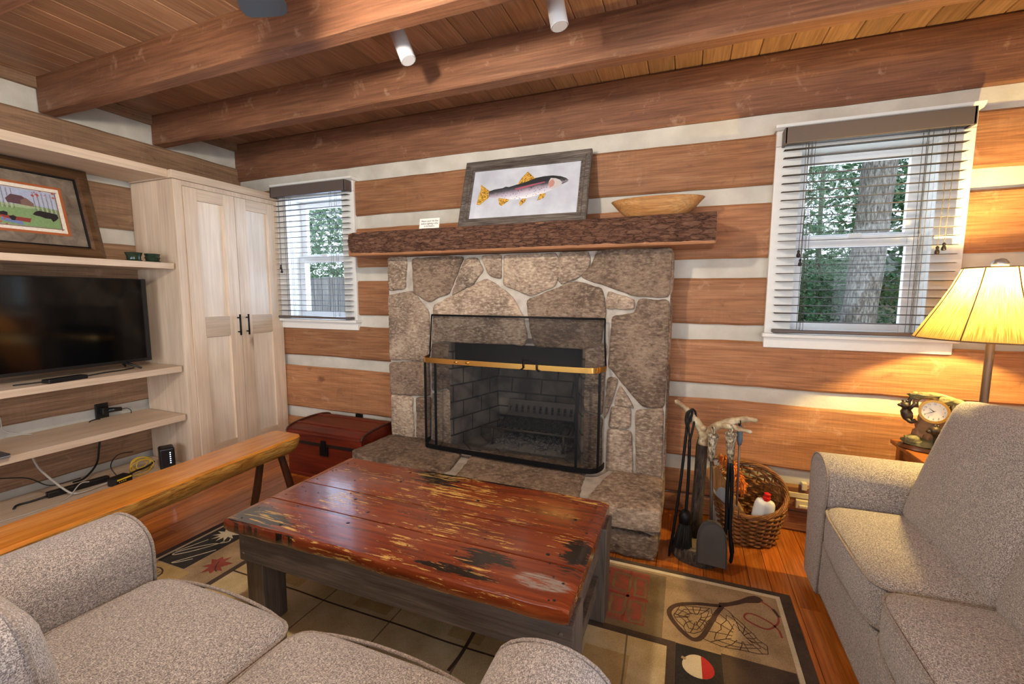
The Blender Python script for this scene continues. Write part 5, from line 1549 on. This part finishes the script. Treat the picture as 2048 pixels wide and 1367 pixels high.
for v in bm.verts: v.co += V((noise.noise(v.co * 40), noise.noise(v.co * 40 + V((5, 0, 0))), 0)) * .004
obj('bark_post', bm, M['tbark'], ts, 0)
bm = newbm()
tube(bm, spline([(.104, 2.34, .565), (.106, 2.335, .60), (.095, 2.325, .635), (.055, 2.30, .70), (.01, 2.275, .755), (-.035, 2.25, .792)], 6), [.029] * 6 + [.027] * 6 + [.021] * 6 + [.015] * 6 + [.011] * 6 + [.003], 12)
tube(bm, spline([(.106, 2.335, .59), (.135, 2.31, .645), (.175, 2.29, .685), (.235, 2.27, .715), (.29, 2.26, .73), (.325, 2.25, .728)], 6), [.027] * 6 + [.021] * 6 + [.018] * 6 + [.015] * 6 + [.011] * 6 + [.003], 12)
tube(bm, spline([(.165, 2.292, .68), (.215, 2.25, .69), (.26, 2.23, .685), (.30, 2.215, .683)], 6), [.015] * 6 + [.012] * 6 + [.009] * 6 + [.003], 10)
tube(bm, spline([(.106, 2.335, .60), (.10, 2.31, .64), (.10, 2.30, .665)], 5), [.024] * 5 + [.016] * 5 + [.005], 10)
obj('antler_hooks', bm, M['antler'], ts, 0)
def loop(bm, c, r, axis=(1, 0, 0), t=.004):
    ax = V(axis).normalized(); u = ax.cross(V((0, 0, 1))).normalized(); w = V((0, 0, 1))
    tube(bm, [V(c) + u * math.cos(2 * PI * k / 20) * r + w * math.sin(2 * PI * k / 20) * r for k in range(20)], t, 6, closed=True)
br = thing('hearth_broom', (.03, 2.25, .06), 'black hearth broom hanging by a leather loop from the left antler tine', 'broom')
bm = newbm(); tube(bm, spline([(.040, 2.262, .60), (.042, 2.25, .40), (.038, 2.24, .235)], 6), .0075, 8); obj('rod', bm, M['iron'], br)
bm = newbm(); tube(bm, spline([(.040, 2.264, .60), (.032, 2.268, .67), (.030, 2.265, .725), (.045, 2.28, .748), (.062, 2.30, .725), (.055, 2.285, .67), (.042, 2.264, .60)], 5), .0055, 6); obj('hanging_loop', bm, M['bristle'], br)
bm = newbm(); lathe(bm, [(.018, .25), (.030, .225), (.030, .19)], (.036, 2.238, 0), 16); obj('ferrule', bm, M['iron'], br)
bm = newbm(); rd = random.Random(3)
for k in range(190):
    a = rd.random() * 2 * PI; r = math.sqrt(rd.random()) * .026
    x, y = .036 + math.cos(a) * r, 2.238 + math.sin(a) * r
    tube(bm, [(x, y, .195), (x + math.cos(a) * r * .5 - .004, y + math.sin(a) * r * .5, .12), (x + math.cos(a) * r * .8 - .008, y + math.sin(a) * r * .8, .065 + rd.uniform(0, .015))], .0019, 4)
obj('bristles', bm, M['bristle'], br)
pk = thing('fire_poker', (-.02, 2.22, .02), 'black iron poker leaning against the stone beside the broom', 'poker')
bm = newbm(); tube(bm, spline([(.025, 2.268, .66), (.008, 2.24, .40), (-.012, 2.225, .18), (-.03, 2.215, .012)], 6), [.007] * 18 + [.005], 8); obj('rod', bm, M['iron'], pk)
bm = newbm(); tube(bm, spline([(.025, 2.268, .66), (.018, 2.262, .70), (.025, 2.262, .735), (.045, 2.275, .74), (.04, 2.275, .70), (.025, 2.268, .66)], 5), .0065, 6); obj('hanging_loop', bm, M['bristle'], pk)
sv = thing('ash_shovel', (.15, 2.20, .02), 'iron ash shovel with an antler handle propped on the front of the tool stand', 'shovel')
bm = newbm(); tube(bm, [(.142, 2.275, .505), (.140, 2.268, .55), (.141, 2.262, .60), (.142, 2.258, .632)], [.013, .018, .020, .024], 12); tube(bm, [(.142, 2.258, .632), (.142, 2.257, .645)], [.027, .022], 12); loop(bm, (.142, 2.258, .662), .018, (1, .3, 0)); obj('antler_handle', bm, M['grip'], sv, 0)
bm = newbm(); tube(bm, [(.142, 2.275, .51), (.146, 2.232, .38), (.150, 2.198, .24)], .0075, 8); obj('rod', bm, M['steel'], sv)
bm = newbm()
def shv(u, v, d): return (.153 + u, 2.185 - (0.215 - v) * .14 + d, v + .04)
out = [(-.060, .005), (.066, .0), (.064, .10), (.057, .16), (.04, .195), (.01, .212), (-.02, .21), (-.042, .195), (-.056, .16), (-.062, .10)]
A = [bm.verts.new(shv(u, v, 0)) for u, v in out]
bm.faces.new(A)
rim = out[2:] ; rim = [out[1]] + rim + [out[0]]
P = [bm.verts.new(shv(u, v, 0)) for u, v in rim]; Q = [bm.verts.new(shv(u * 1.06, v, -.018 if 0 < i < len(rim) - 1 else -.012)) for i, (u, v) in enumerate(rim)]
for i in range(len(rim) - 1): bm.faces.new((P[i], P[i + 1], Q[i + 1], Q[i]))
bmesh.ops.remove_doubles(bm, verts=bm.verts, dist=.0003)
o = obj('blade', bm, M['steel'], sv); md = o.modifiers.new('s', 'SOLIDIFY'); md.thickness = .003
tg = thing('fire_tongs', (.22, 2.24, .03), 'black fire tongs with an antler handle hanging in front of the basket', 'tongs')
bm = newbm(); tube(bm, [(.222, 2.25, .52), (.219, 2.245, .57), (.217, 2.24, .62), (.216, 2.235, .655)], [.013, .018, .021, .025], 12); tube(bm, [(.216, 2.235, .655), (.216, 2.235, .668)], [.028, .024], 12); loop(bm, (.216, 2.238, .682), .017, (1, .2, 0)); obj('antler_handle', bm, M['grip'], tg, 0)
for dx in (-.009, .010):
    bm = newbm(); tube(bm, spline([(.222 + dx * .5, 2.25, .525), (.224 + dx, 2.245, .38), (.226 + dx * .9, 2.235, .20), (.219 + dx * 2.4, 2.228, .13), (.222 + dx * 2.6, 2.225, .08), (.236 + dx * .8, 2.22, .035)], 5), [.0085] * 15 + [.011] * 5 + [.008] * 5 + [.003], 8); obj('arm', bm, M['iron'], tg)
tf = thing('toasting_fork', (.257, 2.27, .25), 'blue-gripped roasting fork hung from the right antler tine', 'fork')
bm = newbm(); tube(bm, [(.258, 2.275, .60), (.258, 2.274, .625), (.256, 2.272, .665), (.254, 2.272, .695)], [.008, .013, .0125, .009], 12); obj('grip', bm, M['bluegrip'], tf, 0)
bm = newbm(); tube(bm, [(.258, 2.276, .61), (.263, 2.30, .45), (.268, 2.33, .28)], .005, 8)
for dx in (-.012, .012): tube(bm, [(.268, 2.33, .285), (.268 + dx, 2.335, .26), (.268 + dx, 2.345, .20)], .003, 6)
obj('rod', bm, plain('fork_rod', '#8d7a70', .4, .6), tf)
bm = newbm(); loop(bm, (.252, 2.27, .714), .019, (1, .1, 0), .003); obj('hanging_loop', bm, M['bristle'], tf)

# ---------------------------------------------------------------- BASKET AND CONTENTS
KX, KY = .345, 2.575
bk = thing('wicker_basket', (KX, KY, 0), 'round brown wicker basket with a high back on the floor behind the fire tools', 'basket')
def kpt(a, t, grow=0):
    """point of the basket wall: a angle, t 0 bottom .. 1 rim"""
    sx = .135 + .045 * t + grow; sy = .100 + .028 * t + grow
    top = .262 + .10 * math.sin(a)
    return V((KX + math.cos(a) * sx, KY + math.sin(a) * sy, .006 + t * top))
NS = 28
bm = newbm()
for r in range(14):
    t = (r + .5) / 14.5
    pts = []
    for i in range(NS * 4):
        a = 2 * PI * i / (NS * 4)
        wv = math.sin(a * NS / 2 + (PI if r % 2 else 0)) * .010
        q = kpt(a, t, wv); pts.append(q)
    tube(bm, pts, .0078, 6, closed=True, flat=1.0)
obj('weave', bm, M['wicker'], bk)
bm = newbm()
for i in range(NS):
    a = 2 * PI * (i + .5) / NS
    tube(bm, [kpt(a, t) for t in (0, .3, .6, .9, 1.0)], .0035, 6)
obj('stakes', bm, M['wicker'], bk)
bm = newbm()
for k in range(7):
    ph = k * .9
    tube(bm, [kpt(a, 1.0, math.cos(a * 5 + ph) * .009) + V((0, 0, .004 + math.sin(a * 5 + ph) * .009)) for a in [2 * PI * i / 72 for i in range(72)]], .0042, 6, closed=True)
rd = random.Random(9)
for a in (.35, 1.0, 1.5, 4.4, 5.0, 5.9, 3.6):
    p = kpt(a, 1.0); q = kpt(a + .25, .9, .012)
    tube(bm, [p + V((0, 0, .016)), (p + q) / 2 + V((math.cos(a) * .018, math.sin(a) * .014, .01)), q], .003, 5)
obj('rim', bm, M['wicker'], bk)
bm = newbm(); lathe(bm, [(.13, .004), (.13, .012)], (KX, KY, 0), 28, 0, 1.0, .74); obj('bottom', bm, M['wicker'], bk)
bt = thing('squeeze_bottle', (.385, 2.52, .10), 'white squeeze bottle with a red cap standing in the wicker basket', 'bottle')
MB_ = Matrix.Translation((.400, 2.515, .10)) @ Matrix.Rotation(.15, 4, 'Y') @ Matrix.Rotation(-.2, 4, 'Z')
bm = newbm(); rbox(bm, (0, 0, .075), (.045, .024, .075), .02, 8, (.004, .003, .008), M4=MB_); obj('body', bm, M['bottle'], bt)
bm = newbm(); lathe(bm, [(.018, .150), (.019, .168), (.014, .170), (.016, .187), (.010, .191)], (0, 0, 0), 16); bmesh.ops.transform(bm, matrix=MB_, verts=bm.verts); obj('cap', bm, M['red'], bt, 40)
MK = Matrix.Translation((.355, 2.55, .045)) @ Matrix.Rotation(math.radians(-31), 4, 'Y') @ Matrix.Rotation(math.radians(6), 4, 'X')
bm = newbm(); box(bm, -.038, .038, -.010, .010, 0, .40, 0, .008, M4=MK)
kd = thing('wooden_paddle', (.355, 2.55, .05), 'flat pale wooden paddle leaning inside the wicker basket', 'paddle')
obj('board', bm, M['kindling'], kd)
du = thing('duster', (.25, 2.50, .30), 'shaggy orange duster resting over the wooden paddle in the basket', 'duster')
bm = newbm(); rd = random.Random(8)
core = [V((.215, 2.50, .455)), V((.25, 2.495, .42)), V((.285, 2.49, .36)), V((.305, 2.49, .305))]
cs = spline(core, 6)
for k in range(420):
    i = rd.randrange(len(cs)); p = cs[i]
    d = V((rd.gauss(0, 1), rd.gauss(0, 1), rd.gauss(-.2, .8))).normalized()
    L = rd.uniform(.022, .042)
    tube(bm, [p, p + d * L * .6, p + d * L + V((0, 0, -.012))], [.004, .0045, .0035], 5)
obj('yarn_head', bm, M['orange'], du, 0)
bm = newbm(); tube(bm, [(.20, 2.505, .468), (.16, 2.52, .43), (.175, 2.54, .36)], .006, 6); obj('handle', bm, M['kindling'], du)
jr = thing('glass_jar', (.205, 2.545, .06), 'frosted glass jar with a wire clasp in the left of the basket', 'jar')
bm = newbm(); lathe(bm, [(.036, .06), (.040, .07), (.040, .27), (.030, .30), (.030, .32)], (.212, 2.545, 0), 24); obj('body', bm, M['glassjar'], jr, 40)
bm = newbm(); tube(bm, [(.212 + math.cos(k * PI / 10) * .032, 2.545 + math.sin(k * PI / 10) * .032, .305 + .006 * math.sin(k * .6)) for k in range(20)], .0025, 6, closed=True)
tube(bm, [(.244, 2.53, .305), (.252, 2.515, .33), (.235, 2.51, .325)], .002, 5); obj('wire_clasp', bm, M['steel'], jr)

# cable raceway behind the loveseat
bm = newbm(); box(bm, .54, 1.2, D + .002, D + .02, .225, .247, 0, .003); box(bm, .54, 1.2, D - .006, D + .02, .195, .225, 0, .003)
box(bm, .60, .70, D - .02, D + .01, .142, .19, 0, .004); box(bm, .615, .69, D - .03, D, .15, .165, 0, .003); box(bm, .625, .65, D - .012, D + .02, .245, .285, 0, .003)
solo('cable_raceway', bm, M['cream'], (.87, D, .2), 'cream cable raceway low on the log wall behind the right loveseat', 'raceway')

# ---------------------------------------------------------------- CEILING FAN AND SPOTS
FX, FY = -1.05, .78
fan = thing('ceiling_fan', (FX, FY, 2.545), 'black ceiling fan with one rounded blade dipping into the top of the photo', 'fan')
bm = newbm(); lathe(bm, [(.06, 2.543), (.06, 2.50), (.016, 2.49), (.016, 2.37), (.09, 2.355), (.10, 2.27), (.08, 2.235), (.05, 2.225)], (FX, FY, 0), 32); obj('motor', bm, M['fanblade'], fan, 40)
bm = newbm(); bmesh.ops.create_uvsphere(bm, u_segments=24, v_segments=14, radius=.046, matrix=Matrix.Translation((FX, FY, 2.150))); obj('light_globe', bm, M['globe'], fan, 0)
for k in range(5):
    a = math.radians(127.5 + 72 * k)
    R4 = Matrix.Translation((FX, FY, 2.235)) @ Matrix.Rotation(a, 4, 'Z') @ Matrix.Rotation(math.radians(-13), 4, 'X')
    bm = newbm()
    out = [(.13, -.04), (.30, -.058), (.46, -.072), (.498, -.066), (.513, -.05), (.516, 0), (.513, .05), (.498, .066), (.46, .072), (.30, .058), (.13, .04)]
    prism(bm, out, lambda u, v, d: tuple(R4 @ V((u, v, d))), -.004, .004)
    obj('blade', bm, M['fanblade'], fan)
def spot(top, bot, label):
    t_ = V(top); b_ = V(bot); d = (b_ - t_).normalized()
    s = thing('spotlight', (t_.x, t_.y, ZC), label, 'spotlight')
    bm = newbm(); tube(bm, [t_, t_ + d * .003, b_ - d * .002, b_], [.033, .035, .035, .033], 28, cap=False)
    tube(bm, [b_, b_ - d * .02], [.031, .029], 28)
    bm.faces.new([v for v in bm.verts][0:28])
    obj('can', bm, M['lampwhite'], s, 40)
    bm = newbm(); lathe(bm, [(.045, ZC - .018), (.045, ZC - .0005)], (t_.x, t_.y, 0), 24); tube(bm, [(t_.x, t_.y, ZC - .01), t_ + d * .03], .007, 8); obj('mount', bm, M['lampwhite'], s, 40)
spot((-1.283, 1.80, 2.498), (-1.217, 1.80, 2.348), 'white spotlight can tilted to the right on the ceiling left of center')
spot((-.545, 1.80, 2.50), (-.513, 1.80, 2.348), 'white spotlight can hanging straight at the top center of the photo')

# ---------------------------------------------------------------- OUTDOORS
def trunk(path, r0, r1, label, n=26):
    P = spline(path, n // (len(path) - 1))
    bm = newbm(); m = len(P)
    tube(bm, P, [r0 + (r1 - r0) * i / (m - 1) for i in range(m)], 22)
    for v in bm.verts:
        k = noise.noise(V((v.co.x * 9, v.co.y * 9, v.co.z * 1.5)))
        v.co += V((k, k * .5, 0)) * r0 * .12
    return solo('tree_trunk', bm, M['obark'], path[0], label, 'tree', 0, 'bare tree trunks outside' if label.startswith('slender') else None)
trunk([(2.90, 10.0, -.9), (2.97, 10.0, .8), (3.05, 10.0, 2.6), (3.2, 10.0, 6.4)], .29, .235, 'broad pale tree trunk close outside the large window')
rd = random.Random(21)
for (x, y, r) in ((1.75, 10.2, .06), (2.2, 11.0, .07), (2.6, 11.6, .06), (1.5, 9.4, .03), (-6.2, 8.0, .07), (-7.2, 8.6, .06), (2.9, 10.5, .1)):
    trunk([(x, y, -1), (x + rd.uniform(-.1, .1), y, 1), (x + rd.uniform(-.3, .3), y, 3), (x + rd.uniform(-.4, .4), y, 5.5)], r, r * .6, 'slender grey tree trunk in the woods outside', 18)
def foliage(name, spots, n, size, mat, label, cat, seed, lw=.5):
    rd = random.Random(seed); bm = newbm()
    for _ in range(n):
        c, s = rd.choice(spots)
        q = V((rd.uniform(-1, 1), rd.uniform(-1, 1), rd.uniform(-1, 1)))
        if q.length > 1: q = q / q.length * rd.uniform(.7, 1)
        p = V((c[0] + q.x * s[0], c[1] + q.y * s[1], c[2] + q.z * s[2]))
        L = size * rd.uniform(.6, 1.3)
        R = Matrix.Rotation(rd.random() * 6.28, 4, 'Z') @ Matrix.Rotation(rd.gauss(.3, .5), 4, 'X') @ Matrix.Rotation(rd.gauss(0, .5), 4, 'Y')
        q = [bm.verts.new(p + (R @ V(v))) for v in ((0, 0, 0), (L * lw * .5, L * .5, .02 * L), (0, L, -.1 * L), (-L * lw * .5, L * .5, .02 * L))]
        bm.faces.new(q)
    c0 = spots[0][0]
    return solo(name, bm, mat, c0, label, cat)
foliage('evergreen_shrub', [((1.6, 10.0, .65), (.9, .8, .95)), ((2.2, 10.6, .75), (.8, .7, 1.0))], 8000, .10, M['leaf1'], 'dark green leafy shrub low outside the large window', 'shrub', 1, .55)
foliage('evergreen_shrub', [((4.0, 10.2, .7), (.7, .8, 1.0))], 2600, .10, M['leaf1'], 'dark green leafy shrub to the right of the broad trunk outside', 'shrub', 5, .55)
foliage('hemlock_branches', [((1.7, 10.4, 3.2), (1.2, 1.0, 1.2)), ((3.0, 11.2, 4.2), (1.6, .8, 1.4)), ((2.2, 11.0, 2.1), (1.1, .9, .7))], 7000, .15, M['leaf2'], 'feathery pale green branches high outside the large window', 'tree', 2, .16)
foliage('hemlock_branches', [((-5.6, 6.6, 2.5), (1.2, .8, 1.0)), ((-6.6, 7.0, 2.2), (1.3, .8, 1.0))], 4200, .13, M['leaf2'], 'feathery pale green branches outside the small window', 'tree', 3, .2)
foliage('woodland_foliage', [((3.2, 15.0, 3.0), (4, 1.2, 4.4)), ((7, 15.5, 2.4), (4, 1.2, 3.4)), ((-10, 12.0, 2.5), (5, 1.2, 3.5))], 14000, .30, M['leaf1'], 'dense woodland foliage far outside both windows', 'foliage', 7, .4)['kind'] = 'stuff'
bm = newbm()
nx, ny = 40, 30; g = []
for i in range(nx + 1):
    row = []
    for j in range(ny + 1):
        x = -16 + 30 * i / nx; y = D + .25 + 18 * j / ny
        row.append(bm.verts.new((x, y, -.6 + .12 * max(0, y - 4) ** 1.35 * .6 + noise.noise(V((x * .4, y * .4, 0))) * .15)))
    g.append(row)
for i in range(nx):
    for j in range(ny): bm.faces.new((g[i][j], g[i + 1][j], g[i + 1][j + 1], g[i][j + 1]))
gd = solo('forest_ground', bm, M['earth'], (0, 8, -.6), 'leaf-littered woodland slope outside the windows', 'ground', 0); gd['kind'] = 'structure'
bm = newbm()
x = -6.6
while x < -3.3:
    box(bm, x, x + .13, 4.6, 4.63, -.7, 1.52 + random.uniform(-.01, .01), 0, .003); x += .137
box(bm, -6.6, -3.25, 4.63, 4.68, 1.30, 1.39); box(bm, -6.6, -3.25, 4.63, 4.68, .1, .19)
solo('board_fence', bm, M['fence'], (-4.9, 4.62, -.6), 'grey upright board fence outside the small window', 'fence')

# ---------------------------------------------------------------- LIGHT
w = bpy.data.worlds.new('sky'); SC.world = w; w.use_nodes = True
nt = w.node_tree; bg = nt.nodes['Background']
tc = nt.nodes.new('ShaderNodeTexCoord'); sx = nt.nodes.new('ShaderNodeSeparateXYZ'); rp = nt.nodes.new('ShaderNodeValToRGB')
nt.links.new(tc.outputs['Generated'], sx.inputs[0]); nt.links.new(sx.outputs[2], rp.inputs[0])
rp.color_ramp.elements[0].color = lin('#dfe8f2'); rp.color_ramp.elements[1].color = lin('#9cc0ee'); rp.color_ramp.elements[1].position = .8
nt.links.new(rp.outputs[0], bg.inputs[0]); bg.inputs[1].default_value = 1.9
def area(name, loc, rx, sx_, sy_, p, col):
    l = bpy.data.lights.new(name, 'AREA'); l.shape = 'RECTANGLE'; l.size = sx_; l.size_y = sy_; l.energy = p; l.color = col
    o = bpy.data.objects.new(name, l); COL.objects.link(o); o.location = loc; o.rotation_euler = rx
    return o
# soft fill added in unseen openings behind the camera; daylight from the right and the two windows
area('fill_front', (-1.7, YF - .12, 1.35), (math.radians(90), 0, 0), 2.3, 1.55, 40, (.93, .96, 1))
area('fill_front_narrow', (.7, YF - .12, 1.35), (math.radians(90), 0, 0), 1.15, 1.55, 19, (.93, .96, 1))
area('daylight_right', (XR + .12, -.7, 1.25), (0, math.radians(90), 0), 1.75, 2.3, 40, (.82, .90, 1))
area('daylight_small_window', (-2.75, D + .30, 1.6), (math.radians(-90), 0, 0), .55, .9, 13, (.55, .72, 1))
area('daylight_large_window', (.79, D + .30, 1.6), (math.radians(-90), 0, 0), .55, .9, 3, (.80, .90, 1))

# ---------------------------------------------------------------- CAMERA
f_px = 884.0
ax = ((0.93010942, -0.04271327, 0.3647904), (0.36726267, 0.09783208, -0.92495784), (0.00381977, 0.9942859, 0.10668153))
cd_ = bpy.data.cameras.new('camera'); cam = bpy.data.objects.new('camera', cd_); COL.objects.link(cam)
m3 = Matrix(ax)
# orthonormal columns
c0 = V((m3[0][0], m3[1][0], m3[2][0])).normalized(); c2 = V((m3[0][2], m3[1][2], m3[2][2])).normalized(); c1 = c2.cross(c0).normalized(); c0 = c1.cross(c2)
cam.matrix_world = Matrix(((c0.x, c1.x, c2.x, 0), (c0.y, c1.y, c2.y, 0), (c0.z, c1.z, c2.z, 1.3), (0, 0, 0, 1)))
cd_.sensor_fit = 'HORIZONTAL'; cd_.sensor_width = 36; cd_.lens = 36 * f_px / 2048; cd_.clip_start = .02
SC.camera = cam
vs = SC.view_settings
vs.view_transform = 'Standard'; vs.look = 'None'; vs.gamma = 1; vs.use_curve_mapping = False; vs.exposure = 0.45
SC.cycles.max_bounces = 7; SC.cycles.diffuse_bounces = 3; SC.cycles.glossy_bounces = 3; SC.cycles.transmission_bounces = 5; SC.cycles.transparent_max_bounces = 12
SC.cycles.sample_clamp_indirect = 6
